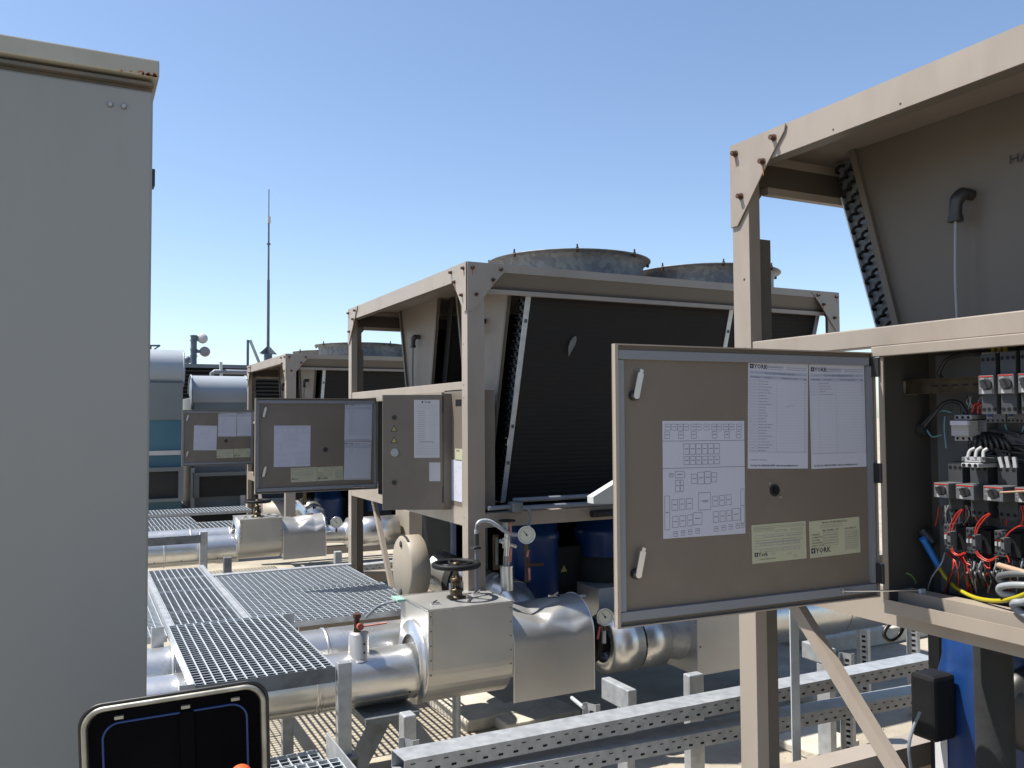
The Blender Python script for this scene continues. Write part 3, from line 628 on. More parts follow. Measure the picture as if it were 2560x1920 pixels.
# upper contactors (light grey bodies under the top row)
for (a, b) in (((1340, 910), (1550, 1065)), ((1560, 905), (1742, 1065)), ((1755, 900), (1950, 1060))):
    o, (xs, y0, y1, z0, z1) = device('contactor', a, b, .06, 'grey_device', C4); m = MB()
    for k in range(4):
        for zz in (z0+.005, z1-.006): m.cyl((xs-.0005, lerp(y0, y1, (k+.5)/4), zz), (xs-.0001, lerp(y0, y1, (k+.5)/4), zz), .0028, 'black_paint', n=8)
    m.box(xs-.003, xs, lerp(y0, y1, .62), lerp(y0, y1, .85), lerp(z0, z1, .42), lerp(z0, z1, .6), 'case_blue'); m.build('contactor_face', o)
    s = Sheet((xs, y1-.002, z0), (0, -1, 0), (0, 0, 1), .001, .001, 'grey_device', .0001); s.text(.001, (z1-z0)*.62, 'ABB', .005, 'white_plastic', bold=True); s.dashes(.001, (z1-z0)*.32, .014, 'white_plastic'); s.mb.build('contactor_print', o)
    m = MB(); m.box(mp-.045, mp, y0+.002, y1-.002, z1, z1+.02, 'charcoal_device'); m.build('upper_block', o)
# lower contactors
for (a, b, c_) in (((905, 620), (1040, 900), (945, 700, 980, 850)), ((1135, 655), (1260, 940), (1205, 735, 1238, 895)), ((1430, 685), (1560, 975), (1500, 765, 1538, 930))):
    o, (xs, y0, y1, z0, z1) = device('contactor', a, b, .075, 'charcoal_device', C5); m = MB()
    for k in range(3):
        for zz in (z0+.008, z1-.008): m.cyl((xs-.0006, lerp(y0, y1, (k+.5)/3), zz), (xs-.0001, lerp(y0, y1, (k+.5)/3), zz), .003, 'black_paint', n=8)
        m.box(xs-.005, xs, lerp(y0, y1, (k+.15)/3.2), lerp(y0, y1, (k+.7)/3.2), lerp(z0, z1, .42), lerp(z0, z1, .58), 'white_plastic')
    m.box(xs-.0008, xs, y0+.004, y1-.004, lerp(z0, z1, .6), lerp(z0, z1, .66), 'wire_red'); m.build('contactor_face', o)
    xb = mp-.10; a2 = P(*C5(c_[0], c_[1]), X=xb); b2 = P(*C5(c_[2], c_[3]), X=xb); yy0, yy1 = sorted((a2.y, b2.y)); zz0, zz1 = sorted((a2.z, b2.z))
    m = MB(); m.box(xb, mp-.076, yy0, yy1, zz0, zz1, 'grey_device'); ax = m.build('auxiliary_block', o)
    m = MB()
    for f in (.18, .82): m.cyl((xb-.0006, (yy0+yy1)/2, lerp(zz0, zz1, f)), (xb, (yy0+yy1)/2, lerp(zz0, zz1, f)), .0038, 'black_paint', n=10)
    m.build('terminal_screw', o)
    m = MB(); m.box(mp-.07, mp, y0-.032, y0-.001, z0+.004, z1-.004, 'black_paint'); m.build('side_block', o)
# supply block (white, 3 poles) and fuse holder
o, bb = device('supply_terminal', (1300, 340), (1488, 480), .085, 'white_plastic', C4); xs, y0, y1, z0, z1 = bb; m = MB()
for k in range(3): m.cyl((xs-.0006, lerp(y0, y1, (k+.5)/3), z1-.006), (xs, lerp(y0, y1, (k+.5)/3), z1-.006), .0035, 'black_paint', n=10)
m.build('terminal_screw', o); s = Sheet((xs, y1, z0), (0, -1, 0), (0, 0, 1), .001, .001, 'white_plastic', .0001); s.text(.006, .022, 'ABB', .005, bold=True); s.dashes(.012, .017, .026, 'ink'); s.dashes(.008, .011, .03, 'ink_grey'); s.dashes(.006, .006, .015, 'ink_grey'); s.mb.build('terminal_print', o)
for k in range(3): m = MB(); yy = lerp(y0, y1, (k+.5)/3); m.cyl((mp-.05, yy, z1), (mp-.05, yy, z1+.03), .0055, 'wire_yellow', n=10); m.build('cable_sleeve', chN)
o, bb = device('busbar_cover', (1510, 390), (1742, 455), .06, 'grey_device', C4)
o, bb = device('fuse_holder', (1018, 985), (1195, 1035), .06, 'white_plastic', C4); xs, y0, y1, z0, z1 = bb; m = MB()
for k in range(3): m.cyl((xs-.0006, lerp(y0, y1, (k+.5)/3), (z0+z1)/2), (xs, lerp(y0, y1, (k+.5)/3), (z0+z1)/2), .0036, 'black_paint', n=10)
b0_ = on4(990, 1200, mp-.08); b1_ = on4(1165, 1045, mp-.08); m.box(mp-.08, mp, min(b0_.y, b1_.y), max(b0_.y, b1_.y), min(b0_.z, b1_.z), max(b0_.z, b1_.z), 'white_plastic')
b2_ = on4(975, 1090, mp-.09); b3_ = on4(1155, 1045, mp-.09); m.box(mp-.09, mp-.08, min(b2_.y, b3_.y), max(b2_.y, b3_.y), min(b2_.z, b3_.z), max(b2_.z, b3_.z), 'paper')
b4_ = on4(1025, 1250, mp-.06); b5_ = on4(1203, 1205, mp-.06); m.box(mp-.06, mp, min(b4_.y, b5_.y), max(b4_.y, b5_.y), min(b4_.z, b5_.z), max(b4_.z, b5_.z), 'white_plastic')
for k in range(3): yy = lerp(min(b4_.y, b5_.y), max(b4_.y, b5_.y), (k+.5)/3); m.cyl((mp-.0606, yy, (b4_.z+b5_.z)/2), (mp-.06, yy, (b4_.z+b5_.z)/2), .0036, 'black_paint', n=10)
m.build('fuse_carrier', o)
o, bb = device('timer_relay', (1195, 1040), (1350, 1160), .045, 'grey_device', C4); xs, y0, y1, z0, z1 = bb; s = Sheet((xs, y1, z0), (0, -1, 0), (0, 0, 1), .001, .001, 'grey_device', .0001)
for j in range(3): s.dashes(.003, .006+.008*j, .028, 'ink', .002)
s.mb.build('relay_print', o)
o, bb = device('terminal_strip', (1090, 1420), (1340, 1480), .10, 'grey_device', C4); o2, bb2 = device('terminal_row', (1087, 1480), (1270, 1535), .115, 'white_plastic', C4); xs, y0, y1, z0, z1 = bb2; m = MB()
for k in range(3): m.cyl((xs-.0008, lerp(y0, y1, (k+.5)/3), (z0+z1)/2), (xs, lerp(y0, y1, (k+.5)/3), (z0+z1)/2), .0045, 'black_paint', n=12)
m.build('terminal_screw', o2)
s = Sheet((bb[0], bb[2]-.01, bb[3]), (0, -1, 0), (0, 0, 1), .04, .013, 'white_plastic', .0004); s.text(.006, .005, 'ABB', .004, bold=True); s.dashes(.018, .004, .018, 'ink'); s.mb.build('terminal_print', o)
for (xa, ya, xb_, yb_) in ((1160, 1425, 1235, 1330), (1240, 1425, 1305, 1320), (1320, 1425, 1365, 1335)):
    m = MB(); a = on4(xa, ya, mp-.10); b = on4(xb_, yb_, mp-.09); m.tube(bez([a, lerp(a, b, .5)+Vector((0, .004, .004)), b], 5), .0042, 'white_plastic', n=8); m.build('white_lead', chN)
for (xa, ya, xb_, yb_) in ((1490, 1420, 1520, 1530), (1560, 1415, 1585, 1530), (1640, 1420, 1655, 1530)):
    m = MB(); m.bar(on4(xa, ya, mp-.10), on4(xb_, yb_, mp-.10), .008, .005, 'white_plastic', up=(1, 0, 0)); m.build('wire_marker', chN)
def wire(pts, r, mt, name='wire', n=7, k=8): m = MB(); m.tube(bez(pts, k), r, mt, n=n); return m.build(name, chN)
for pts in (((1098, 470), (1040, 520), (985, 620), (970, 695)), ((1105, 475), (1060, 540), (1015, 625), (995, 695)), ((1385, 512), (1320, 550), (1255, 630), (1230, 725)), ((1390, 520), (1335, 570), (1275, 650), (1248, 725)), ((1742, 640), (1680, 650), (1600, 700), (1555, 755)),
            ((985, 870), (1000, 920), (1060, 950), (1140, 925)), ((1000, 870), (1012, 912), (1065, 940), (1130, 915)), ((1240, 905), (1270, 960), (1360, 1010), (1440, 985)), ((1255, 905), (1290, 950), (1370, 995), (1470, 960)), ((1560, 945), (1580, 980), (1590, 1020)), ((1110, 960), (1140, 1020), (1190, 1050)), ((1330, 1040), (1360, 1075), (1395, 1080))):
    wire([on5(x, y, mp-.10) for x, y in pts], .0017, 'wire_red')
for pts in (((1290, 860), (1230, 880), (1200, 960)), ((1330, 865), (1270, 900), (1265, 970)), ((1370, 870), (1325, 900), (1310, 970))): wire([on4(x, y, mp-.05) for x, y in pts], .0028, 'wire_red')
for pts in (((1290, 355), (1150, 350), (960, 400), (880, 500), (870, 580), (960, 640), (1010, 680)), ((680, 1130), (800, 990), (900, 870), (1010, 840), (1100, 890), (1150, 975)), ((890, 870), (1000, 840), (1100, 880), (1100, 970)), ((650, 1130), (760, 1010), (880, 900))): wire([on4(x, y, mp-.04) for x, y in pts], .005, 'black_plastic', 'black_cable')
for pts in (((700, 1120), (800, 980), (900, 940), (990, 960)), ((730, 1130), (790, 1210), (890, 1190)), ((1545, 1080), (1570, 1150), (1620, 1200)), ((1742, 1100), (1725, 1150), (1690, 1210)), ((920, 1000), (915, 1100), (920, 1200), (935, 1330))): wire([on4(x, y, mp-.03) for x, y in pts], .0022, 'wire_cyan')
for i in range(9): wire([on5(1180+30*i+random.uniform(-20, 20), 1050, mp-.04), on5(1150+45*i, 1150+random.uniform(-30, 30), mp-.07), on5(1200+50*i, 1260, mp-.04)], .004, 'black_plastic', 'black_cable', k=5)
for i in range(8): wire([on4(1250+30*i, 1180, mp-.03), on4(1180+55*i, 1270+random.uniform(-25, 25), mp-.06), on4(1200+60*i, 1420, mp-.03)], .0045, 'black_plastic', 'black_cable', k=5)
for i in range(22):
    x = random.uniform(1150, 1900); wire([on4(x, 790, mp-.04), on4(x+random.uniform(-30, 30), 860, mp-.045), on4(x+random.uniform(-50, 50), 920, mp-.04)], .0018, random.choice(['black_plastic', 'wire_red', 'wire_grey', 'black_plastic', 'black_plastic', 'black_plastic']), 'thin_wire', n=5, k=4)
for i in range(40):
    x = random.uniform(820, 1900); wire([on5(x, 430, mp-.05), on5(x+random.uniform(-40, 40), 530, mp-.05), on5(x+random.uniform(-40, 40), 640, mp-.045)], .002, random.choice(['black_plastic', 'black_plastic', 'wire_red', 'wire_grey', 'black_plastic']), 'thin_wire', n=5, k=4)
for i in range(44):
    x = random.uniform(900, 1900); x2 = x+random.uniform(-140, 140); wire([on5(x, 920, mp-.05), on5((x+x2)/2+30, 1040+random.uniform(-30, 40), mp-.065), on5(x2, 1180, mp-.06), on5(x2+random.uniform(-60, 60), 1330, mp-.03)], .0022, random.choice(['black_plastic', 'black_plastic', 'wire_red', 'black_plastic', 'black_plastic', 'wire_grey', 'black_plastic', 'black_plastic']), 'thin_wire', n=5, k=5)
for i in range(16):
    y0_ = random.uniform(1180, 1420); wire([on4(1250+random.uniform(0, 500), y0_-60, mp-.03), on4(1400+random.uniform(-80, 300), y0_, mp-.05), on4(1500+random.uniform(-80, 400), y0_+60, mp-.04)], .0035, 'black_plastic', 'black_cable', n=6, k=5)
m = MB(); m.box(mp-.05, mp, .5, YC1-.25, on4(1400, 1230).z-.012, on4(1400, 1230).z+.012, 'charcoal_device'); m.build('cable_trunking', chN)
# big cables entering at lower right
wire([on5(690, 770, XN+.05), on5(760, 890, XN+.07), on5(860, 1065, XN+.09)], .0085, 'wire_blue', 'blue_sleeve')
wire([on5(855, 1060, XN+.09), on5(940, 1190, XN+.10), on5(1060, 1300, XN+.08), on5(1250, 1390, XN+.05), on5(1480, 1420, XN+.02), on5(1640, 1390, XN+.0), on5(1800, 1330, XN-.01)], .0050, 'wire_yellow', 'earth_cable', n=10)
wire([on5(1480, 1050, XN+.02), on5(1600, 1085, XN+.01), on5(1760, 1130, XN+.0), on5(1950, 1180, XN)], .0068, 'wire_tan', 'tan_cable', n=10)
for (y, yy) in ((1160, 1230), (1275, 1350)): wire([on5(1900, y-15, XN+.01), on5(1742, y-20, XN), on5(1600, y-20, XN), on5(1490, y+5, XN+.005), on5(1510, yy-10, XN+.01), on5(1650, yy+20, XN+.02)], .0075, 'wire_grey' if y > 1200 else 'grey_device', 'grey_cable', n=10)
wire([on5(1900, 1380, XN-.02), on5(1742, 1430, XN-.01), on5(1650, 1440, XN-.01), on5(1640, 1480, XN), on5(1742, 1560, XN), on5(1900, 1600, XN)], .0085, 'wire_grey', 'grey_cable', n=10)
# screwdriver-like probe
m = MB(); m.tube([on5(1500, 295, mp-.13), on5(1742, 282, mp-.16), on5(2100, 262, mp-.18)], .0022, 'wire_tan', n=8); m.build('probe_lead', chN)
# gland bushes in the side wall
for (x, y, X_) in ((665, 1130, XN+.12),):
    yy = YC1; q = P(*C4(x, y), Y=yy-.005); m = MB(); m.cyl(q, q+Vector((0, -.02, 0)), .016, 'black_plastic', n=16); m.build('cable_bush', chN)
q = P(*C5(690, 700), Y=YC1-.005); m = MB(); m.tube([q, q+Vector((.0, -.03, -.03))], .014, 'black_plastic', n=12); m.build('cable_bush', chN)
q = P(*C4(555, 700), Y=YC1-.004); m = MB(); m.box(q.x-.02, q.x+.025, YC1-.008, YC1-.001, q.z-.02, q.z+.02, 'beige_inner_shade'); m.cyl(q+Vector((0, -.004, 0)), q+Vector((0, -.008, 0)), .003, 'steel_bright', n=8); m.build('rail_bracket', chN)
# writing on the end panel
s = Sheet(P(2522, 412, X=XN+.355), (0, -1, 0), (0, 0, 1), .001, .001, 'beige_inner_shade', .0001); s.text(0, 0, 'HA', .036, 'ink', sx=1.2); s.mb.build('marker_writing', chN)
# base beam bolts
m = MB()
for x, y in ((598, 1587), (694, 1607)): q = P(*C5(x, y), X=XN-.001); m.cyl(q, q+Vector((-.002, 0, 0)), .0045, 'steel_bright', n=12)
for x, y in ((2365, 1560), (2391, 1566)): q = P(x, y, X=XN-.001); m.cyl(q, q+Vector((-.001, 0, 0)), .004, 'black_paint', n=12)
m.build('beam_bolt', chN)

# ---- middle and far cabinets
def small_cabinet(root, X0, yh, yl, z0, z1, tag):
    m = MB(); t = .003; xb = X0+.26; xf = X0-CF
    m.box(xf, xb, yh, yh+t, z0, z1, 'cabinet_shade'); m.box(xf, xb, yl-t, yl, z0, z1, 'cabinet_shade'); m.box(xb, xb+t, yl, yh, z0, z1, 'cabinet_shade'); m.box(xf, xb, yl, yh, z0-t, z0, 'beige_inner_shade'); m.box(xf, xb, yl, yh, z1, z1+t, 'beige_paint'); m.box(xf, xb, yl-t-.002, yl-t, z0, z1, 'taupe_door'); m.build('cabinet_housing', root)
    m = MB(); m.box(X0-CF-.01, X0-CF+.006, yl, yh+.015, z1-.018, z1+.008, 'beige_paint'); m.build('cabinet_rim', root)
H2 = (XM-CF, P(1107, 1100, X=XM-CF).y); HM = (XM-CF, P(945, 1100, X=XM-CF).y)
small_cabinet(chM, XM, HM[1]-.006, H2[1]-.004, 1.0, 1.636, 'M')
doorM, WMf, dMv, nMv = inner_door(chM, HM, math.radians(180), uz(638, 1100, H=HM, ang=math.radians(180), e=0)[0], uz(640, 1236, H=HM, ang=math.radians(180), e=0)[1], uz(640, 995, H=HM, ang=math.radians(180), e=0)[1], None, [])
kM = dict(H=HM, ang=math.radians(180))
C1b = lambda x, y: (340+x*.28933, 780+y*.28933)
def spanP(a, b, c, H, ang):
    ul, zl = uz(*a, H=H, ang=ang); ur, zr = uz(*b, H=H, ang=ang); u2, z2 = uz(*c, H=H, ang=ang)
    return ul, zl, math.hypot(ul-ur, zr-zl), math.hypot(z2-zl, u2-ul), math.atan2(zr-zl, ul-ur)
q = spanP(C1b(1800, 1112), C1b(2035, 1112), C1b(1808, 782), **kM); paper_list(WMf, dMv, nMv, *q[:4], 1, parent=doorM, tilt=q[4], detail=False)
q = spanP(C1b(1795, 1450), C1b(2026, 1447), C1b(1802, 1118), **kM); paper_list(WMf, dMv, nMv, *q[:4], .2, parent=doorM, tilt=q[4], detail=False)
q = spanP(C1b(1190, 1340), C1b(1505, 1332), C1b(1198, 982), **kM); layout_sheet(WMf, dMv, nMv, *q[:4], doorM, tilt=q[4], m='ink_light')
q = spanP(C1b(1338, 1473), C1b(1563, 1462), C1b(1340, 1348), **kM); spec_label(WMf, dMv, nMv, *q[:4], doorM, 0, tilt=q[4])
q = spanP(C1b(1568, 1462), C1b(1790, 1448), C1b(1570, 1342), **kM); spec_label(WMf, dMv, nMv, *q[:4], doorM, 1, tilt=q[4])
c = WMf(*uz(*C1b(1637, 1190), **kM), -.018); m = MB(); m.cyl(c, c+nMv*.004, .0155, 'black_plastic', n=20); m.build('lock_hole', doorM)
a = WMf(*uz(*C1b(1878, 1512), **kM), -.004); b = P(*C1b(2138, 1516), X=XM-.0); m = MB(); m.tube([a, b], .003, 'steel_bright', n=8); m.build('door_stay', doorM)
# second door, ajar, seen from outside
H2 = (XM-CF, P(1107, 1100, X=XM-CF).y); a2 = math.radians(152.6); W2f = door_frame(H2, a2, .335, 1, 1.6); d2 = (W2f(1, 0)-W2f(0, 0)); n2 = (W2f(0, 0, 1)-W2f(0, 0)); up = Vector((0, 0, 1))
m = MB(); m.obox(W2f(.167, 1.316, 0), d2*.167, up*.318, n2*.011, 'taupe_door'); o2 = m.build('cabinet_door', chM, bevel=.003, label='narrow cabinet door ajar, seen from outside with lock buttons and warning triangles')
def uz2(px, py): return uz(px, py, H=H2, ang=a2, e=.0115)
def s2(cx, cy): return W2f(*uz2(840+cx*.28933, 960+cy*.28933), .0115)
for cy in (290, 852): c = s2(503, cy); m = MB(); m.cyl(c, c+n2*.006, .0125, 'black_plastic', n=20); m.build('lock_button', o2)
c = s2(507, 592); m = MB(); m.cyl(c, c+n2*.004, .022, 'white_plastic', n=28); m.build('blank_disc', o2)
for cy in (410, 511):
    c = s2(502, cy); m = MB(); w_ = .0195; m.add([c-d2*-w_, c-d2*w_, c+up*.037], [(0, 1, 2)], 'ink'); e_ = n2*.0008
    m.add([c+d2*w_*.66+up*.0045+e_, c-d2*w_*.66+up*.0045+e_, c+up*.029+e_], [(0, 1, 2)], 'warning_yellow'); e_ = n2*.0016
    if cy == 410: m.add([c+up*.006+e_, c-d2*.004+up*.014+e_, c-d2*.001+up*.014+e_, c-d2*.003+up*.024+e_, c+d2*.003+up*.013+e_, c+up*.013+e_], [(0, 1, 2, 3, 4, 5)], 'ink')
    m.build('warning_label', o2)
ul, zl = uz2(840+675*.28933, 960+638*.28933); ur, zr = uz2(840+895*.28933, 960+634*.28933); _, zt2 = uz2(840+678*.28933, 960+138*.28933)
s = Sheet(W2f(ul, zl, .0115), -d2, up, ul-ur, zt2-zl, 'paper_warm'); wd, ht = s.w, s.h
s.rect(wd*.3, ht*.945, .008, .012, 'ink'); s.text(wd*.41, ht*.945, 'York', .0165, bold=True)
for j in range(3): s.dashes(wd*.12, ht*(.90-.03*j), wd*.74, 'ink_light', .0018)
for j in range(14): s.dashes(wd*.14, ht*(.80-.038*j), wd*.3, 'ink_grey', .002); s.dashes(wd*.6, ht*(.80-.038*j), wd*.28, 'ink_light', .0018)
for j in range(8): s.dashes(wd*.08, ht*(.24-.027*j), wd*.84, 'ink_light', .0018)
s.rect(wd*.2, ht*.27, wd*.6, .0025, 'ink'); s.mb.build('instruction_chart', o2)
ul, zl = uz2(840+806*.28933, 960+840*.28933); ur, _ = uz2(840+902*.28933, 960+838*.28933); _, zt2 = uz2(840+806*.28933, 960+678*.28933)
s = Sheet(W2f(ul, zl, .0115), -d2, up, ul-ur, zt2-zl, 'paper_warm'); s.mb.build('blank_label', o2)
for py in (180, 938): z_ = P(1107, 960+py*.28933, X=XM).z; m = MB(); m.box(XM-CF-.008, XM-CF+.0, H2[1]-.012, H2[1]+.002, z_-.045, z_+.045, 'black_plastic'); m.build('hinge', o2)
# fixed cabinet right of it
m = MB(); m.box(XM+.004, XM+.2, 4.27, 4.525, 1.0, 1.66, 'taupe_door'); o3 = m.build('control_cabinet', chM, bevel=.003)
q0 = P(840+1033*.28933, 960+190*.28933, X=XM+.003); m = MB(); m.box(XM+.0025, XM+.0038, q0.y-.08, q0.y, q0.z, q0.z+.035, 'black_paint'); m.build('recess_handle', o3)
q0 = P(840+1030*.28933, 960+660*.28933, X=XM+.003); s = Sheet(q0, (0, -1, 0), up, .11, .065, 'label_yellow'); s.logo(.02, .05, .012); s.dashes(.004, .006, .1, 'ink_grey'); s.mb.build('data_label', o3)
q0 = P(840+997*.28933, 960+1003*.28933, X=XM+.003); s = Sheet(q0, (0, -1, 0), up, .15, .225, 'paper')
for _ in range(26): s.rect(random.uniform(.01, .13), random.uniform(.02, .2), random.uniform(.004, .02), .0015, 'ink_light')
s.mb.build('wiring_sheet', o3)
# far door
HF = (XF-CF, 10.45)
def fitF(px): return P(px, 1050, Y=HF[1]).x
small_cabinet(chF, XF, HF[1]-.005, HF[1]-1.1, 1.0+dF, 1.636+dF, 'F')
YD = HF[1]
uF = HF[0]-P(455, 1060, Y=YD).x
zF1, zF0 = P(455, 1025, Y=YD).z, P(455, 1166, Y=YD).z
doorF, WF_, dFv, nFv = inner_door(chF, HF, math.radians(180), uF, zF0, zF1, None, [])
kF = dict(H=HF, ang=math.radians(180))
q = spanP(C1b(708, 1076), C1b(866, 1076), C1b(709, 868), **kF); paper_list(WF_, dFv, nFv, *q[:4], 1, parent=doorF, tilt=q[4], detail=False)
q = spanP(C1b(872, 1074), C1b(1030, 1072), C1b(873, 866), **kF); paper_list(WF_, dFv, nFv, *q[:4], .2, parent=doorF, tilt=q[4], detail=False)
q = spanP(C1b(495, 1194), C1b(694, 1195), C1b(498, 980), **kF); layout_sheet(WF_, dFv, nFv, *q[:4], doorF, tilt=q[4], m='ink_light')
q = spanP(C1b(697, 1263), C1b(841, 1258), C1b(700, 1188), **kF); spec_label(WF_, dFv, nFv, *q[:4], doorF, 0, tilt=q[4])
q = spanP(C1b(846, 1257), C1b(988, 1252), C1b(848, 1183), **kF); spec_label(WF_, dFv, nFv, *q[:4], doorF, 1, tilt=q[4])
c = WF_(*uz(*C1b(777, 1114), **kF), -.018); m = MB(); m.cyl(c, c+nFv*.004, .02, 'black_plastic', n=20); m.build('lock_hole', doorF)
# conduits along the base of the middle chiller
YCn = YM-.05; xj = P(1288, 1265, Y=YCn).x; zj = P(1288, 1268, Y=YCn).z
m = MB()
for (ya, za, xs_) in ((.02, .045, .0), (-.01, .005, .02)): m.cyl((xj+xs_, YCn+ya, zj+za-.01), (XM+2.7, YCn+ya, zj+za-.005), .013, 'conduit_grey', n=14); m.build('conduit', chM); m = MB()
m.cyl((XM+.095, YCn, zj+.002), (xj-.03, YCn, zj+.004), .012, 'conduit_grey', n=14); m.build('conduit', chM); m = MB(); m.cyl((XM+.75, YM-.03, .955), (XM+2.7, YM-.03, .962), .020, 'dark_insulation', n=14); m.build('conduit', chM)
m = MB(); m.box(xj-.03, xj+.035, YCn-.03, YCn+.04, zj-.03, zj+.03, 'galv_dull'); m.build('junction_box', chM, bevel=.010)
C6 = lambda x, y, Y=YCn-.03: P(850+x*.3616, 950+y*.3616, Y=Y)
pth = bez([C6(944, 1035), C6(948, 1000), C6(975, 975), C6(1030, 975), C6(1090, 1010), C6(1150, 1050), C6(1220, 1070), C6(1280, 1050), C6(1305, 1010), C6(1318, 950), C6(1305, 895), C6(1262, 878)], 8)
m = MB(); m.tube(pth, .0088, 'conduit_grey', n=12); m.build('flexible_conduit', chM)
m = MB()
for i in range(8, len(pth)-24): m.cyl(pth[i], pth[i]+(pth[i+1]-pth[i])*.5, .0103, 'galv_bar', n=10)
m.build('conduit_ribs', chM, kind='stuff')
cx_, cy_, cz_ = C6(944, 1035); 
m = MB(); m.cyl((cx_, cy_, .3), (cx_, cy_, cz_-.08), .0105, 'conduit_grey', n=12); m.cyl((cx_, cy_, cz_-.08), (cx_, cy_, cz_-.02), .013, 'black_plastic', n=12); m.cyl((cx_, cy_, cz_-.02), (cx_, cy_, cz_), .012, 'white_plastic', n=12); m.box(cx_-.02, cx_+.02, cy_-.012, cy_+.04, cz_-.10, cz_-.09, 'black_plastic'); m.build('conduit_riser', chM)
m = MB(); m.tube(bez([(XM+1.03, YM-.035, .93), (XM+.98, YM-.06, .85), (XM+1.0, YM-.06, .6), (XM+1.06, YM-.06, .48), (XM+1.0, YM-.02, .40)], 8), .005, 'black_plastic', n=6); m.build('black_cable', chM)

# ------------------------------------------------------------------ left housing
YW = 2.3
a = P(393, 160, Y=YW); b = P(355, 1740, Y=YW); xe = P(378, 700, Y=YW).x; ztop = a.z
hs = thing('equipment_housing', 'tall cream painted metal housing filling the left edge, rust along its top trim', 'housing', (xe-.7, YW, -.3))
m = MB(); m.box(xe-1.6, xe, YW, YW+.55, -.3, ztop-.072, 'cream_paint'); m.build('wall_panel', hs, bevel=.006)
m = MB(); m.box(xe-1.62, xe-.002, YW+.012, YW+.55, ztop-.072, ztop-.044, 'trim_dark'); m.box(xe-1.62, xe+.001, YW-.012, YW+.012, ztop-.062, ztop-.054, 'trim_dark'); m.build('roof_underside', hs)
m = MB(); m.box(xe-1.65, xe+.012, YW-.026, YW+.58, ztop-.044, ztop, 'cream_trim'); rt = m.build('roof_trim', hs, bevel=.004)
m = MB()
for _ in range(34):
    x = xe+.006-abs(random.gauss(0, .03)); z = ztop-.044+abs(random.gauss(0, .003)); w_ = random.uniform(.001, .004); m.add([(x-w_, YW-.0264, z), (x+w_*.5, YW-.0264, z-.001*random.random()), (x+w_, YW-.0264, z+.003), (x-w_*.6, YW-.0264, z+.003+.003*random.random())], [(0, 1, 2, 3)], 'rust_stain')
m.build('rust_patch', rt)
for px, py in ((275, 262), (309, 267)):
    q = P(px, py, Y=YW); m = MB(); m.cyl(q, q+Vector((0, -.003, 0)), .007, 'panel_grey', n=14); m.cyl(q+Vector((0, -.003, 0)), q+Vector((0, -.008, 0)), .005, 'white_plastic', n=8); m.build('bolt', hs)
q = P(384, 438, Y=YW); m = MB(); m.box(xe, xe+.008, YW+.02, YW+.06, q.z-.022, q.z+.022, 'black_plastic'); m.build('door_hinge', hs, bevel=.002)

# ------------------------------------------------------------------ gratings
def grating(name, label, x0, x1, y0, y1, z, tall='X', pt=.034, pc=.038, depth=.03, group='steel gratings', frame=True, mt='galv_bar', extra=0, cat='grating', zlow=None):
    t = thing(name, label, cat, ((x0+x1)/2, (y0+y1)/2, z-depth), group)
    m = MB(); b = .0032
    bt = 'grating_bar_shade'; m.box(x0, x1, y0, y0+b, z-depth-extra, z+.001, 'galv_dull' if extra else 'galvanised'); m.box(x0, x1, y1-b, y1, z-depth-extra, z+.001, mt); m.box(x0, x0+b, y0+b, y1-b, z-depth-extra, z+.001, mt); m.box(x1-b, x1, y0+b, y1-b, z-depth-extra, z+.001, mt); m.build('edge_frame', t)  # front bar of the step in duller metal, its shade put into the colour
    m = MB()
    if tall == 'X':
        n = int((y1-y0)/pt)
        for i in range(1, n): y = y0+(y1-y0)*i/n; m.box(x0+b, x1-b, y-.0014, y+.0014, z-depth, z-.0022, bt); m.box(x0+b, x1-b, y-.0018, y+.0018, z-.0022, z-.001, mt)  # bright caps over dark sides, light and shade put into the colours
        n = max(2, round((x1-x0)/pc))
        for i in range(1, n): x = x0+(x1-x0)*i/n; m.box(x-.0022, x+.0022, y0+b, y1-b, z-.009, z+.0004, mt)
    else:
        n = int((x1-x0)/pc)
        for i in range(1, n): x = x0+(x1-x0)*i/n; m.box(x-.0014, x+.0014, y0+b, y1-b, z-depth, z-.002, bt); m.box(x-.0019, x+.0019, y0+b, y1-b, z-.002, z-.0006, mt)  # same lit caps and shaded sides, by colour
        n = max(2, round((y1-y0)/pt))
        for i in range(1, n): y = y0+(y1-y0)*i/n; m.box(x0+b, x1-b, y-.003, y+.003, z-.009, z+.0004, mt)
    m.build('grid_bars', t, kind='stuff'); return t
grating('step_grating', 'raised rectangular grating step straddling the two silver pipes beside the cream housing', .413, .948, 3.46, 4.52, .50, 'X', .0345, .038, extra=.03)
yy = [4.53, 5.22, 5.86, 6.72]
labs = ['walkway grating directly behind the raised step', 'second walkway grating behind the raised step', 'third walkway grating, farthest before the far silver pipes']
xo = [(.50, .86), (.46, .82), (.43, .80)]
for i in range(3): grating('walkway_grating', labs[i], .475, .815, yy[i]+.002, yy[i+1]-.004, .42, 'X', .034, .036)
m = MB(); m.bar((.452, 4.45, .405), (.452, 6.75, .405), .032, .05, 'galvanised'); m.bar((.838, 4.45, .405), (.838, 6.75, .405), .032, .05, 'galvanised')
m.box(.436, .456, 4.45, 6.75, .43, .4335, 'galvanised'); o = m.build('walkway_support', label='pair of galvanised steel channels carrying the walkway gratings', category='support')
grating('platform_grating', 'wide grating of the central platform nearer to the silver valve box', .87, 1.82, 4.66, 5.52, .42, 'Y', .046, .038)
grating('platform_grating', 'wide grating of the central platform nearer to the far chiller, crossed by a door shadow', .87, 1.80, 5.524, 6.26, .42, 'Y', .046, .038)
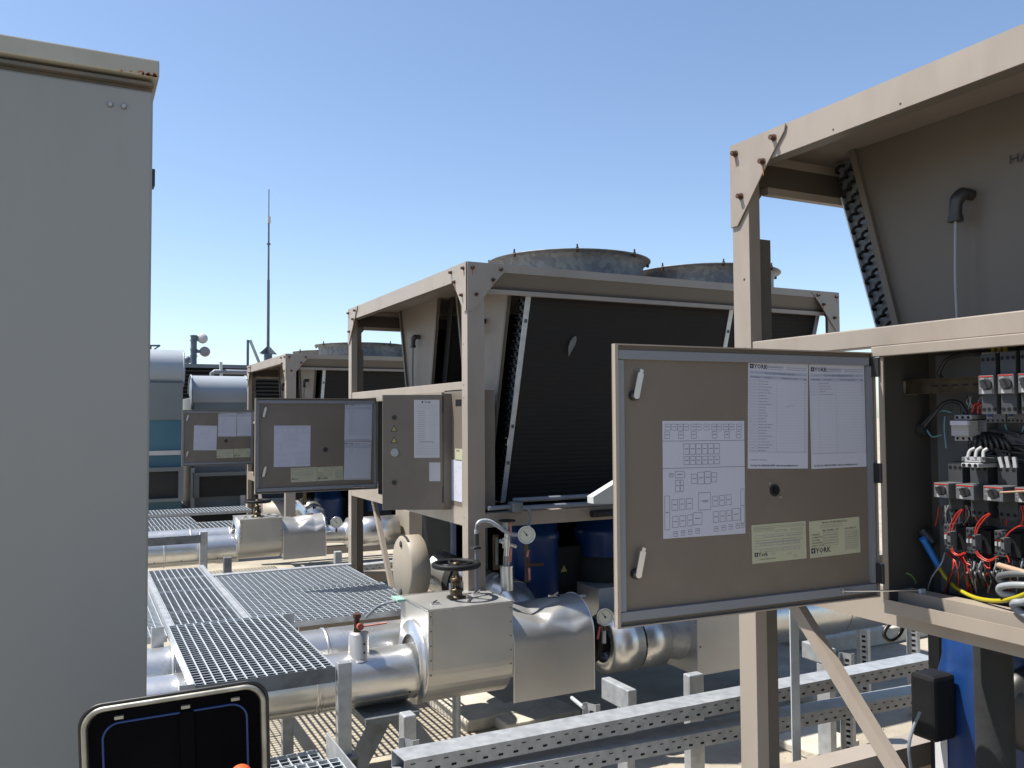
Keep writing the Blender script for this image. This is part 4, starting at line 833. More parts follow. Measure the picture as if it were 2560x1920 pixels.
m = MB(); m.box(.50, 1.86, 6.33, 6.40, .34, .415, 'galvanised'); m.build('platform_edge_beam', label='pale galvanised beam along the back edge of the central platform', category='beam')
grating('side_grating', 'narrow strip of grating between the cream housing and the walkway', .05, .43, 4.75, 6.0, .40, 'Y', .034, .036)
# step posts
def u_post(x0, y0, z1, z0, label, wd=.055, dp=.04, th=.004, open_='y'):
    m = MB(); m.box(x0, x0+wd, y0, y0+th, z0, z1, 'galvanised'); m.box(x0, x0+th, y0+th, y0+dp, z0, z1, 'galvanised'); m.box(x0+wd-th, x0+wd, y0+th, y0+dp, z0, z1, 'galvanised')
    m.box(x0, x0+wd, y0+dp-.002, y0+dp+th-.002, z0, z1-.1, 'galvanised'); return m.build('step_post', label=label, category='post', group='posts of the grating step')
u_post(.955, 3.44, .515, .15, 'steel post at the front right corner of the raised grating step')
u_post(.335, 4.47, .51, -.3, 'steel post at the back left corner of the raised grating step, by the cream housing')
u_post(.955, 4.47, .51, -.3, 'steel post at the back right corner of the raised grating step')
u_post(.355, 3.44, .515, -.3, 'steel post at the front left corner of the raised grating step')
m = MB(); m.box(.955, 1.03, 3.41, 3.60, .135, .148, 'galv_dull'); m.box(.955, .96, 3.41, 3.60, -.3, .135, 'galv_dull'); m.box(1.025, 1.03, 3.41, 3.60, -.3, .135, 'galv_dull'); m.build('post_footing', label='dark steel footing under the front right post of the grating step', category='footing')
# lower gratings, front
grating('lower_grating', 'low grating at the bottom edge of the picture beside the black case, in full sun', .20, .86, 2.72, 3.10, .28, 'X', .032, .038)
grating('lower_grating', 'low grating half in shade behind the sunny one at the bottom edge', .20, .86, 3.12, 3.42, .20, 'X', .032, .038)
m = MB(); m.bar((.885, 2.6, .24), (.885, 3.35, .24), .006, .09, 'galvanised'); m.bar((.905, 2.6, .20), (.905, 3.35, .20), .04, .006, 'galvanised'); m.build('edge_angle', label='galvanised edge angle beside the low gratings at the bottom', category='angle bar')
# far gratings
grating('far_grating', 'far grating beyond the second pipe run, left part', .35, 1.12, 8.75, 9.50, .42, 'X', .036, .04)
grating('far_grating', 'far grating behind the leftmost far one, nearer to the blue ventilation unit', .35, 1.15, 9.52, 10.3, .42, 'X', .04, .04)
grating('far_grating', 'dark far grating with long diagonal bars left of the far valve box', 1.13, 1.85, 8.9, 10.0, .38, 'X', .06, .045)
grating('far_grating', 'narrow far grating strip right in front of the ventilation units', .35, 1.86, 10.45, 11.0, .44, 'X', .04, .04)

# ------------------------------------------------------------------ pipes
def silver_run(yf, yr, zf, zr, rf, rr, xs, xe_, tag, k=1.0):
    return
def clad_pipe(name, label, y, z, r, x0, x1, seams, group='silver clad pipes', dy=0, mt='aluminium'):
    t = thing(name, label, 'pipe', ((x0+x1)/2, y, z-r), group); cuts = [x0]+seams+[x1]
    for i in range(len(cuts)-1):
        m = MB(); a, b = cuts[i], cuts[i+1]; rr = r+.0015*(i % 2); n = 40; prof = []; k = max(2, int((b-a)/.05))
        prof = [(a+(b-a)*j/k, rr) for j in range(k+1)]
        m.lathe((0, y, z), (1, 0, 0), [(p, q) for p, q in prof], mt, n=48)
        m.lathe((0, y, z), (1, 0, 0), [(b-.028, rr+.001), (b-.024, rr+.006), (b-.014, rr+.006), (b-.010, rr+.001)], mt, n=48); 
        o = m.build('clad_section', t)
        m = MB(); m.bar((a+.01, y-rr*.80, z-rr*.60-.0005), (b-.01, y-rr*.80, z-rr*.60-.0005), .002, .006, 'alu_seam', up=(0, -.8, -.6)); m.build('lap_seam', o)
        for xx in [a+.12+.3*j for j in range(int((b-a)/.3)+1) if a+.12+.3*j < b-.03]:
            s_ = MB(); q = Vector((xx, y-rr*.86, z-rr*.51)); s_.cyl(q, q+Vector((0, -.86, -.51))*.003, .005, 'black_paint', n=8); s_.build('rivet', o)
    return t
PF = clad_pipe('front_pipe', 'silver clad pipe nearest the camera running from the cream housing into the valve box', 4.05, .262, .128, -1.6, 1.62, [-.4, .62, 1.02])
PR = clad_pipe('rear_pipe', 'silver clad pipe behind the nearest one, passing behind the valve box', 4.43, .292, .128, -1.6, 1.62, [-.2, .44, 1.17])
def profile_extrude(prof, x0, x1, mt, name, parent, close_ends=True, n=1, flare=None, smooth=True):
    "closed (y,z) profile extruded along X"
    m = MB(); k = len(prof); vs = []; st = n
    for j in range(st+1):
        x = x0+(x1-x0)*j/st
        for (y, z) in prof: vs.append((x, y, z))
    m.add(vs, [(j*k+i, (j+1)*k+i, (j+1)*k+(i+1) % k, j*k+(i+1) % k) for j in range(st) for i in range(k)], mt, smooth)
    if close_ends: m.add([(x0, y, z) for y, z in prof], [tuple(range(k))], mt); m.add([(x1, y, z) for y, z in prof], [tuple(range(k))[::-1]], mt)
    return m
def valve_cover(x0, x1, yf, yb, ztop, zc, r, label, group):
    "square topped, round bottomed removable valve cover"
    t = thing('valve_box', label, 'valve cover', ((x0+x1)/2, (yf+yb)/2, zc-r), group); yc = (yf+yb)/2; hw = (yb-yf)/2
    prof = [(yf, ztop), (yf, zc)] + [(yc-hw*math.cos(a), zc-r*math.sin(a)) for a in [math.pi*i/24 for i in range(1, 24)]] + [(yb, zc), (yb, ztop)]
    m = MB(); k = len(prof); vs = [(x, y, z) for x in (x0, x1) for y, z in prof]
    for i in range(k):
        j = (i+1) % k; m.add([vs[i], vs[k+i], vs[k+j], vs[j]], [(0, 1, 2, 3)], 'aluminium_flat', False)
    m.add(vs[:k], [tuple(range(k))], 'aluminium_flat'); m.add(vs[k:], [tuple(range(k))[::-1]], 'aluminium_flat')
    # weld verts for smooth curve
    o = m.build('cover_shell', t, bevel=0)
    m2 = MB(); e = .004
    m2.box(x0-e, x1+e, yf-e, yf+.006, ztop-.004, ztop+.003, 'aluminium'); m2.box(x0-e, x1+e, yb-.006, yb+e, ztop-.004, ztop+.003, 'aluminium'); m2.box(x0-e, x0+.006, yf+.007, yb-.007, ztop-.004, ztop+.003, 'aluminium'); m2.box(x1-.006, x1+e, yf+.007, yb-.007, ztop-.004, ztop+.003, 'aluminium'); m2.build('top_rim', o)
    m2 = MB(); m2.lathe((x0-.001, yc, zc-.0), (-1, 0, 0), [(0, r+.004), (.012, r+.004), (.012, r*.72), (.02, r*.68)], 'aluminium', n=40); m2.build('end_collar', o)
    for (fx, fy) in ((.18, .3), (.8, .62)):
        c = Vector((lerp(x0, x1, fx), lerp(yf, yb, fy), ztop+.004)); m2 = MB(); m2.box(c.x-.022, c.x+.022, c.y-.01, c.y+.01, c.z-.004, c.z+.004, 'steel_bright'); m2.bar(c+Vector((0, 0, .004)), c+Vector((.02, -.006, .02)), .012, .003, 'steel_bright'); m2.bar(c+Vector((-.01, 0, .006)), c+Vector((.012, .004, .014)), .005, .005, 'black_paint'); m2.build('toggle_latch', o)
    for i in range(5):
        for xx in (x0+.012, x1-.012): q = Vector((xx, yf, lerp(zc-.02, ztop-.03, i/4))); m2 = MB(); m2.cyl(q, q+Vector((0, -.0025, 0)), .0035, 'bolt_rust', n=8); m2.build('rivet', o)
    m2 = MB(); m2.box(x0+.02, x0+.023, yf-.0012, yf, zc, ztop-.004, 'alu_seam'); m2.build('lap_seam', o)
    return t, yc
def handwheel(c, R, h, label, col='black_paint', group='valve handwheels'):
    t = thing('gate_valve', label, 'valve', c, group); c = Vector(c); m = MB()
    m.lathe(c, (0, 0, 1), [(0, .05), (.006, .05), (.006, .034), (.02, .03), (.035, .034), (.045, .034), (.045, .022), (.085, .02), (.085, .03), (.095, .032), (.10, .028), (.10, .014), (h-.012, .012), (h-.012, .02), (h+.012, .02), (h+.014, 0)], 'brass', n=20)
    for q in (-1, 1): m.box(c.x+q*.028-.008, c.x+q*.028+.008, c.y-.01, c.y+.01, c.z+.03, c.z+.075, 'valve_grey')
    m.build('valve_bonnet', t)
    m = MB(); ct = c+Vector((0, 0, h)); m.tube([ct+Vector((R*math.cos(a), R*math.sin(a), 0)) for a in [2*math.pi*i/40 for i in range(40)]], .0145, col, n=10, closed=True); m.build('wheel_rim', t)
    for i in range(5):
        a = 2*math.pi*i/5+.3; d = Vector((math.cos(a), math.sin(a), 0)); m = MB(); m.tube([ct+d*.015-Vector((0, 0, .008)), ct+d*R*.5+Vector((0, 0, -.012)), ct+d*R], .009, col, n=8); m.build('wheel_spoke', t)
    return t
vb, yc = valve_cover(1.502, 1.95, 3.85, 4.24, .590, .305, .195, 'large silver valve box in the foreground with a flat square top and a round bottom', 'silver valve boxes')
handwheel((1.735, 4.06, .592), .112, .165, 'black handwheel valve standing out of the foreground silver valve box')
# conical sheet at left of box: handled by collar
# arch jacket
def arch_cover(x0, x1, yf, yb, zt0, zt1, zb0, zb1, label, group):
    t = thing('arched_cover', label, 'pipe cover', ((x0+x1)/2, (yf+yb)/2, zb0), group); yc = (yf+yb)/2; R_ = (yb-yf)/2; nx = 36; n = 40; vs = []
    for j in range(nx+1):
        u = j/nx; x = lerp(x0, x1, u); zt = lerp(zt0, zt1, u); zb = lerp(zb0, zb1, u); prof = [(yf, zb)]
        zs = zt-R_*.92
        for i in range(n+1):
            a = math.pi*i/n; y = yc-R_*math.cos(a); z = zs+R_*.92*math.sin(a)
            # dents pressed in the top
            pyr = lambda uc, ac, uw, aw: max(0, 1-abs(u-uc)/uw-abs(a-ac)/aw)
            dn = .045*pyr(.36, 1.25, .42, .85) + .014*pyr(.44, .80, .10, .25) + .010*pyr(.40, .95, .07, .2) + .018*pyr(.75, .55, .25, .45) + .012*pyr(.12, 1.9, .2, .5) + .03*(u*(1-u))*max(0, math.sin(a))
            prof.append((y+dn*.5*math.cos(a), z-dn))
        prof.append((yb, zb)); vs += [(x, y, z) for y, z in prof]
    k = n+3; m = MB(); m.add(vs, [(j*k+i, (j+1)*k+i, (j+1)*k+i+1, j*k+i+1) for j in range(nx) for i in range(k-1)], 'aluminium_flat', True)
    o = m.build('cover_shell', t)
    for q, x in ((0, x0), (nx, x1)):
        m = MB(); pr = vs[q*k:(q+1)*k]; m.tube([Vector(p) for p in pr], .004, 'aluminium', n=6); m.build('edge_bead', o)
    c = Vector((lerp(x0, x1, .72), yc, lerp(zt0, zt1, .7)+.0)); m = MB(); m.box(c.x-.025, c.x+.025, c.y-.012, c.y+.012, c.z-.002, c.z+.008, 'steel_bright'); m.bar(c+Vector((0, 0, .006)), c+Vector((.024, -.01, .02)), .014, .003, 'steel_bright'); m.bar(c+Vector((0, 0, .008)), c+Vector((.03, -.02, .002)), .006, .005, 'black_paint'); m.build('toggle_latch', o)
    return t
arch_cover(1.96, 2.43, 3.86, 4.25, .535, .548, .085, .085, 'dented silver half-round cover right of the foreground valve box', 'silver arched covers')
# right continuation: flange, gauge, segments, cone, box, big pipe
yc = 4.06
t = thing('right_pipe', 'silver clad pipe with two short segments right of the dented cover', 'pipe', (2.9, yc, .12), 'silver clad pipes')
m = MB(); m.cyl((2.38, yc, .29), (2.62, yc, .28), .075, 'black_paint', n=24); m.cyl((2.5, yc, .29), (2.53, yc, .29), .13, 'black_paint', n=24); m.build('flanged_joint', t)
m = MB(); m.lathe((0, yc, .252), (1, 0, 0), [(2.60, .10), (2.60, .158), (2.79, .162), (2.79, .15)], 'aluminium', n=40); m.build('clad_section', t)
m = MB(); m.lathe((0, yc, .250), (1, 0, 0), [(2.81, .15), (2.83, .158), (2.97, .162), (2.97, .14)], 'aluminium', n=40); m.build('clad_section', t)
m = MB(); m.lathe((0, yc, .262), (1, 0, 0), [(2.97, .12), (3.0, .13), (3.11, .16)], 'galvanised', n=40); m.build('cone_section', t)
t = thing('strainer_box', 'square silver box on the pipe run left of the right-hand post', 'pipe cover', (3.45, 4.1, .03))
m = MB(); m.box(3.10, 3.62, 3.85, P(1652, 1600, X=3.10).y, .06, .46, 'aluminium_flat'); o = m.build('box_shell', t, bevel=.003)
for z in (.06, .22, .38):
    for (x, y) in ((3.12, 3.849), (3.6, 3.849)): m = MB(); m.cyl((x, y, z), (x, y-.003, z), .004, 'bolt_rust', n=8); m.build('rivet', o)
for z in (.06, .2, .34): m = MB(); m.cyl((3.099, 3.87, z), (3.096, 3.87, z), .004, 'steel_bright', n=8); m.build('rivet', o)
t = thing('end_pipe', 'large silver pipe passing behind the brace under the right cabinet', 'pipe', (4.1, 4.1, .1), 'silver clad pipes')
m = MB(); m.lathe((0, 4.15, .25), (1, 0, 0), [(3.62, .16), (3.9, .175), (4.45, .175)], 'aluminium', n=40); m.build('clad_section', t)
m = MB(); m.lathe((0, 4.15, .25), (1, 0, 0), [(4.46, .172), (5.2, .172), (5.2, 0)], 'aluminium', n=40); m.build('clad_section', t)
def gauge(c, R, nrm, label, group='round pressure gauges', stem=None):
    t = thing('pressure_gauge', label, 'gauge', Vector(c)-Vector((0, 0, R)), group); c = Vector(c); nrm = Vector(nrm).normalized(); m = MB()
    m.lathe(c, nrm, [(-.03, 0), (-.03, R*.9), (-.005, R), (.008, R*1.04), (.012, R*.98), (.006, R*.9)], 'steel_bright', n=36); m.build('gauge_case', t)
    m = MB(); m.lathe(c, nrm, [(.004, R*.92), (.0042, 0)], 'gauge_face', n=36); f = m.build('gauge_dial', t)
    up_ = Vector((0, 0, 1)); up_ = (up_-nrm*up_.dot(nrm)).normalized(); rt_ = up_.cross(nrm)
    m = MB()
    for i in range(25):
        a = math.radians(225-270*i/24); d = rt_*math.cos(a)+up_*math.sin(a); m.bar(c+nrm*.0055+d*R*.74, c+nrm*.0055+d*R*(.86), .0008*(2 if i % 4 == 0 else 1), .0004, 'ink', up=nrm)
    m.build('dial_marks', f)
    m = MB(); d = (rt_*-.6+up_*.8); m.bar(c+nrm*.007-d*R*.2, c+nrm*.007+d*R*.6, .003, .0008, 'ink', up=nrm); m.cyl(c+nrm*.006, c+nrm*.01, .005, 'ink', n=10); m.build('gauge_needle', f)
    m = MB(); m.cyl(c-nrm*.015-up_*R, c-nrm*.015-up_*(R+(stem or .05)), .009, 'brass', n=10); m.build('gauge_stem', t)
    return t
gauge(P(1512, 1542, Y=3.88), .045, (-.35, -1, .05), 'round pressure gauge left of the large open cabinet door, by the dented cover', stem=.03)
c = P(1512, 1585, Y=3.9); t = thing('red_tap', 'small ball valve with a red lever hanging below the lower gauge', 'tap', c-Vector((0, 0, .05)))
m = MB(); m.cyl(c+Vector((0, .01, .04)), c+Vector((0, .01, -.05)), .012, 'galvanised', n=12); m.build('valve_body', t); m = MB(); m.bar(P(1500, 1565, Y=3.87), P(1494, 1598, Y=3.87), .012, .004, 'red_lever', up=(0, 1, 0)); m.build('lever_handle', t)
# silver block with foil (crumpled insulation) near gauge
c = P(1462, 1545, Y=4.1); m = MB(); t = thing('drain_tap', 'brass tap with a red handle standing behind the dented cover', 'tap', P(1455, 1580, Y=4.15)); m.tube([P(1455, 1580, Y=4.15), P(1455, 1512, Y=4.15)], .016, 'valve_grey', n=12); m.tube([P(1455, 1506, Y=4.15), P(1446, 1490, Y=4.15), P(1462, 1490, Y=4.15)], .011, 'steel_bright', n=10); m.build('valve_body', t); m = MB(); m.bar(P(1440, 1516, Y=4.12), P(1462, 1524, Y=4.12), .028, .02, 'red_lever', up=(0, 1, 0)); m.build('lever_handle', t)
m = MB(); n0 = P(1490, 1600, Y=4.0); import itertools
for i in range(70):
    q = n0+Vector((random.uniform(-.05, .04), random.uniform(-.03, .04), random.uniform(-.07, .06))); v1 = Vector([random.uniform(-1, 1) for _ in range(3)])*.016; v2 = Vector([random.uniform(-1, 1) for _ in range(3)])*.016; m.add([q, q+v1, q+v2], [(0, 1, 2)], 'steel_bright')
m.build('foil_wrap', label='crumpled bright foil wrapped round the joint beside the lower gauge', category='foil')
# vent pot with red lever on front pipe
t = thing('vent_valve', 'small valve with a red lever on a silver collar on top of the nearest pipe', 'tap', (1.215, 4.03, .375))
m = MB(); m.lathe((1.215, 4.02, .36), (0, 0, 1), [(0, .062), (.012, .05), (.12, .048), (.13, .04), (.13, 0)], 'aluminium_flat', n=24); o = m.build('collar', t)
for z in (.40, .44): m = MB(); m.cyl((1.225, 3.975, z), (1.226, 3.970, z), .005, 'black_paint', n=8); m.build('rivet', o)
m = MB(); m.tube([(1.205, 4.02, .48), (1.205, 4.02, .535)], .017, 'brass', n=12); m.tube([(1.205, 4.02, .555), (1.205, 4.02, .575)], .02, 'bolt_rust', n=12); m.tube([(1.205, 4.02, .53), (1.205, 4.02, .56)], .014, 'bolt_rust', n=12); m.cyl((1.21, 3.995, .52), (1.21, 3.975, .52), .016, 'red_lever', n=12); m.build('valve_body', t)
m = MB(); m.bar((1.215, 3.985, .52), (1.335, 3.97, .527), .012, .006, 'pink_lever'); m.build('lever_handle', t)
# pipe supports under the front pipe: dark angle frame
t = thing('pipe_trestle', 'dark steel A-shaped trestle carrying the pipes under the valve box', 'pipe support', (1.35, 4.0, -.3))
for (x0, z0, x1, z1) in ((1.02, -.3, 1.30, .10), (1.68, -.3, 1.38, .10)): m = MB(); m.bar((x0, 3.86, z0), (x1, 3.93, z1), .10, .012, 'galv_dull', up=(0, 1, .2)); m.build('slanted_leg', t)
m = MB(); m.box(1.20, 1.46, 3.86, 4.5, .10, .125, 'galv_dull'); m.build('cross_plate', t)
def pedestal(x, y, z1, label, w_=.055, d_=.06, cap=None):
    m = MB(); m.box(x, x+w_, y, y+d_, -.3, z1, 'galvanised'); 
    if cap: m.box(x-cap[0], x+w_+cap[1], y-cap[2], y+d_+cap[3], z1, z1+cap[4], 'galvanised')
    return m.build('support_post', bevel=.006, label=label, category='post', group='pale support posts between the cable trays and pipes')
def ped_px(x0, x1, ytop, Y, label, ybot=None, d_=.06):
    a = P(x0, ytop, Y=Y); b = P(x1, ytop, Y=Y); m = MB(); m.box(a.x, b.x, Y, Y+d_, -.3, a.z, 'galvanised'); return m.build('support_post', bevel=.006, label=label, category='post', group='pale support posts between the cable trays and pipes')
def boxpx(xl, xc, xr, ytop, Y, ybot=None, name='support_post', top=None, **kw):
    "upright whose near vertical edge is seen at xc; -X face back to xl, -Y face right to xr"
    a = P(xc, ytop, Y=Y); b = P(xr, ytop, Y=Y); c = P(xl, ytop, X=a.x); zb = -.3 if ybot is None else P(xc, ybot, Y=Y).z
    m = MB(); m.box(a.x, b.x, Y, c.y, zb, a.z, 'galvanised'); return m, a, b, c, zb
G_ = dict(category='post', group='pale support posts between the cable trays and pipes')
m, *_ = boxpx(996, 1010, 1042, 1792, 3.35); m.build('support_post', bevel=.007, label='pale square post in front of the dark trestle under the valve box', **G_)
m = MB(); q = P(1141, 1700, Y=4.0); m.cyl((q.x, 4.0, -.3), (q.x, 4.0, q.z+.05), .021, 'galvanised', n=18); m.build('support_post', label='round tube post standing straight below the foreground valve box', **G_)
for (xl, xc, xr, yt, yb, Y, xs0, xs1, lb) in ((1503, 1570, 1592, 1727, 1782, 3.15, 1541, 1566, 'hammer-headed galvanised post left of the right-hand chiller post'), (2004, 2073.5, 2090, 1624, 1667, 3.25, 2040, 2073, 'hammer-headed galvanised post right of the diagonal brace')):
    m, a, b, c, zb = boxpx(xl, xc, xr, yt, Y, yb); y0_ = P(xs1, yb, X=a.x).y; y1_ = P(xs0, yb, X=a.x).y
    m.box(a.x+.002, b.x-.002, y0_, y1_, -.3, zb, 'galvanised'); m.build('t_post', bevel=.005, label=lb, category='post', group='hammer-headed support posts')
m, *_ = boxpx(1707, 1724, 1760, 1690, 3.3); m.build('support_post', bevel=.006, label='slim pale post under the silver box left of the right-hand chiller post', **G_)
# perforated posts
def perf_post(px, ytop, Y, label, w_=.06):
    a = P(px, ytop, Y=Y); x = a.x; z1 = a.z; t = thing('slotted_post', label, 'post', (x+w_/2, Y, -.3), 'slotted H-section posts')
    m = MB(); m.box(x, x+.024, Y, Y+.0035, -.3, z1, 'galvanised'); m.box(x+w_-.024, x+w_, Y-.045, Y-.0415, -.3, z1, 'galvanised'); m.build('flange', t)
    m = MB(); m.bar((x+.022, Y, (z1-.3)/2), (x+w_-.022, Y-.043, (z1-.3)/2), z1+.3, .0035, 'galvanised', up=(.9, .4, 0)); 
    m = MB(); p_, q_ = Vector((x+.02, Y, 0)), Vector((x+w_-.02, Y-.043, 0)); d_ = (q_-p_)
    m.add([p_+Vector((0, 0, -.3)), q_+Vector((0, 0, -.3)), q_+Vector((0, 0, z1)), p_+Vector((0, 0, z1))], [(0, 1, 2, 3)], 'galvanised'); web = m.build('slotted_web', t)
    h = MB(); z = z1-.03; i = 0; n_ = Vector((-.9, -.4, 0)).normalized()*.001; nn = d_.cross(Vector((0, 0, 1))).normalized()*.001
    if nn.y > 0: nn = -nn
    while z > -.25:
        h.add([p_+d_*.3+nn+Vector((0, 0, z)), p_+d_*.75+nn+Vector((0, 0, z)), p_+d_*.75+nn+Vector((0, 0, z-.014)), p_+d_*.3+nn+Vector((0, 0, z-.014))], [(0, 1, 2, 3)], 'black_paint'); z -= .027 if i % 2 == 0 else .034; i += 1
    h.build('slots', web)
perf_post(1457, 1758, 3.2, 'slotted steel post below the dented cover, left of the hammer-headed post')
perf_post(997, 1846, 2.95, 'slotted steel post at the left end of the upper cable tray')
perf_post(2098, 1632, 3.3, 'slotted steel post just right of the diagonal brace')
perf_post(2142, 1575, 3.7, 'dark slotted post below the bent edge of the right cabinet beam')
perf_post(2266, 1560, 3.6, 'dark slotted post beside the hanging black cable loop')
# cable trays
def tray(p, q, w_, h, label, lid=True):
    p, q = Vector(p), Vector(q); d = (q-p); L = d.length; d.normalize(); sd = Vector((0, 1, 0)); sd = (sd-d*sd.dot(d)).normalized(); up_ = d.cross(sd)
    if up_.z < 0: up_ = -up_
    t = thing('cable_tray', label, 'cable tray', (p+q)/2-Vector((0, 0, h)), 'perforated cable trays'); W_ = lambda u, v, z: p+d*u+sd*v+up_*z
    m = MB(); m.obox(W_(L/2, w_/2, -.001), d*L/2, sd*(w_/2), up_*.001, 'galvanised'); m.build('tray_lid', t, bevel=.0)
    m = MB(); m.obox(W_(L/2, -.0012, -h/2), d*L/2, sd*.0011, up_*(h/2), 'galvanised'); m.obox(W_(L/2, w_+.0012, -h/2), d*L/2, sd*.0011, up_*(h/2), 'galvanised'); m.obox(W_(L/2, w_/2, -h+.001), d*L/2, sd*w_/2, up_*.001, 'galvanised'); side_ = m.build('tray_side', t)
    h_ = MB(); u = .03
    while u < L-.03:
        for (uu, zz, l, e) in ((u, -h*.28, .016, .0018), (u+.028, -h*.72, .018, .0038)):
            h_.obox(W_(uu, -.0028, zz), d*l/2, sd*.0003, up_*e, 'black_paint')
        u += .058
    h_.build('tray_slots', side_, kind='stuff')
    return t
tp = P(1010, 1903, Y=2.60); tq = P(2345, 1645, Y=2.75); 
tray((tp.x, 2.60, tp.z+.002), (tq.x, 2.75, tq.z), .10, .055, 'upper perforated galvanised cable tray crossing the lower right')
l0 = P(1180, 1930, Y=2.60); l1 = P(2330, 1722, Y=2.75)
tray((l0.x, 2.585, l0.z), (l1.x, 2.735, l1.z), .10, .055, 'lower perforated galvanised cable tray under the upper one')
for i, (px, py, px2, py2, Yv, lb) in enumerate(((1600, 1848, 1650, 1868, 2.9, 'short pale tube between the two cable trays at the middle'), (1430, 1745, 1458, 1768, 3.3, 'short pale tube behind the left slotted post'))):
    m = MB(); m.tube([P(px, py, Y=Yv+.15), P(px2, py2, Y=Yv-.1)], .009, 'galv_bar', n=10); m.build('cross_tube', label=lb, category='tube')
# skid beams of near chiller lying on deck
m = MB(); q0 = P(1900, 1960, Y=1.95); q1 = P(2340, 1850, Y=1.95)
# concrete slabs and foot plates on the deck
def slab(x, y, rot, lx, ly, h, label, z=-.3, mt='slab_concrete'):
    m = MB(); c, s_ = math.cos(rot), math.sin(rot); pts = [(-1, -1), (-.4, -1.02), (.3, -.98), (1, -1), (1.01, -.2), (.99, .5), (1, 1), (.1, 1.02), (-1, 1), (-1.01, .2)]
    pts = [(a+random.uniform(-.02, .02), b+random.uniform(-.02, .02)) for a, b in pts]
    m.prism([(x+(a*lx/2)*c-(b*ly/2)*s_, y+(a*lx/2)*s_+(b*ly/2)*c, z) for a, b in pts], (0, 0, h), mt); return m.build('concrete_slab', bevel=.01, label=label, category='slab', group='loose concrete slabs on the roof')
slab(2.17, 5.05, .05, .34, .95, .07, 'broken concrete slab in the barred sunlight under the foreground valve box')
slab(2.45, 4.62, .04, .5, .35, .06, 'crumbling concrete slab end right of the post under the valve box')
slab(2.0, 4.28, .0, .9, .12, .05, 'long low concrete strip in front of the grid-shaped shadow')
slab(1.55, 3.95, .3, .5, .12, .04, 'small concrete strip in sunlight behind the left slotted post')
slab(4.3, 4.3, .1, .45, .6, .05, 'pale slab below the pale hammer post near the black compressor box')
a = P(2040, 1845, Z=-.25); slab(a.x, a.y, .1, .36, .30, .05, 'stacked concrete foot slab behind the diagonal brace')
a = P(2300, 1580, Z=-.2); slab(a.x+.3, a.y+.6, .0, 2.4, .9, .12, 'large sunlit concrete plinth beyond the hanging cable loop')
a = P(2250, 1500, Z=-.1)
# long white steel beam at bottom right
t = thing('base_beam', 'long pale steel base beam lying in the sun under the right-hand chiller', 'beam', (2.9, 2.2, -.3))
a = P(1900, 1950, Z=.05); b = P(2380, 1838, Z=.05)
m = MB(); d_ = (b-a).normalized(); sd = d_.cross(Vector((0, 0, 1))).normalized()
m.bar(a-d_*.2-sd*-.07, b+d_*1.2-sd*-.07, .15, .012, 'beige_paint'); m.build('top_flange', t)
m = MB(); m.bar(a-d_*.2-sd*-.07-Vector((0, 0, .12)), b+d_*1.2-sd*-.07-Vector((0, 0, .12)), .010, .22, 'beige_paint'); m.build('beam_web', t)
m = MB(); m.bar(a-d_*.2-sd*-.07-Vector((0, 0, .24)), b+d_*1.2-sd*-.07-Vector((0, 0, .24)), .15, .012, 'beige_paint'); m.build('lower_flange', t)

# ---- compressors and wheel of the near chiller (lower right)
def cylp(px0, px1, pyt, pyb, Y): a = P(px0, pyt, Y=Y); b = P(px1, pyt, Y=Y); return (a.x+b.x)/2, (b.x-a.x)/2, a.z, P(px0, pyb, Y=Y).z
cx, r_, zt_, _ = cylp(2342, 2600, 1600, 1900, 1.55)
cx2, cy2, R2 = 2.51, 1.62, .135
t = MB(); cc = P(2440, 1700, Y=1.62)
m = MB(); m.lathe((cc.x+.06, 1.62, 0), (0, 0, 1), [(-.1, 0), (-.1, .13), (.02, .145), (.68, .145), (.72, .142), (.78, .126), (.80, .122), (.95, .120), (.96, 0)], 'blue_paint', n=40); m.build('compressor', chN)
s = Sheet(P(2343, 1800, Y=1.48), (1, 0, 0), (0, 0, 1), .07, .001, 'paper_warm', .0002)
cxx, cyy, rr_ = cc.x+.06, 1.62, .1465
m = MB(); k = 10; vs = []
a0, a1 = math.radians(166), math.radians(130)
for zz in (.33, .62): vs += [(cxx+rr_*math.cos(lerp(a0, a1, i/k)), cyy+rr_*math.sin(lerp(a0, a1, i/k)), zz) for i in range(k+1)]
m.add(vs, [(i, i+1, k+2+i, k+1+i) for i in range(k)], 'paper_warm', True)
m.build('compressor_label', chN)
m = MB(); q = P(2285, 1690, Y=1.66); q2 = P(2345, 1840, Y=1.66); m.box(q.x+.03, q2.x+.03, 1.62, 1.70, q2.z, q.z, 'black_paint'); m.build('terminal_box', chN, bevel=.012)
m = MB(); c = P(2560, 1760, Y=1.5); m.lathe((c.x+.02, 1.45, c.z-.02), (-.35, -1, 0), [(0, 0), (.0, .10), (-.03, .125), (-.3, .125)], 'black_plastic', n=40); m.build('oil_sump', chN)
m = MB(); m.box(P(2400, 1700, Y=1.9).x-.1, XN+2.5, 1.9, 1.94, -.1, .9, 'black_paint'); m.build('light_block_panel', chN)  # added black panel, darkens the background behind the compressor
m = MB(); q = P(2484, 1700, Y=1.48); m.cyl((q.x, 1.48, -.3), (q.x, 1.48, .92), .047, 'dark_insulation', n=24); m.build('insulated_pipe', chN)
m = MB(); m.cyl((2.55, 1.25, -.1), (2.55, 1.25, .93), .07, 'black_paint', n=20); m.cyl((2.42, 1.35, .2), (2.42, 1.35, .93), .03, 'black_paint', n=14); m.build('suction_pipe', chN)
wire([P(2300, 1780, Y=1.6), P(2283, 1820, Y=1.6), P(2272, 1870, Y=1.6), P(2278, 1930, Y=1.6), P(2280, 2000, Y=1.6)], .0042, 'conduit_grey', 'power_cable', n=10)
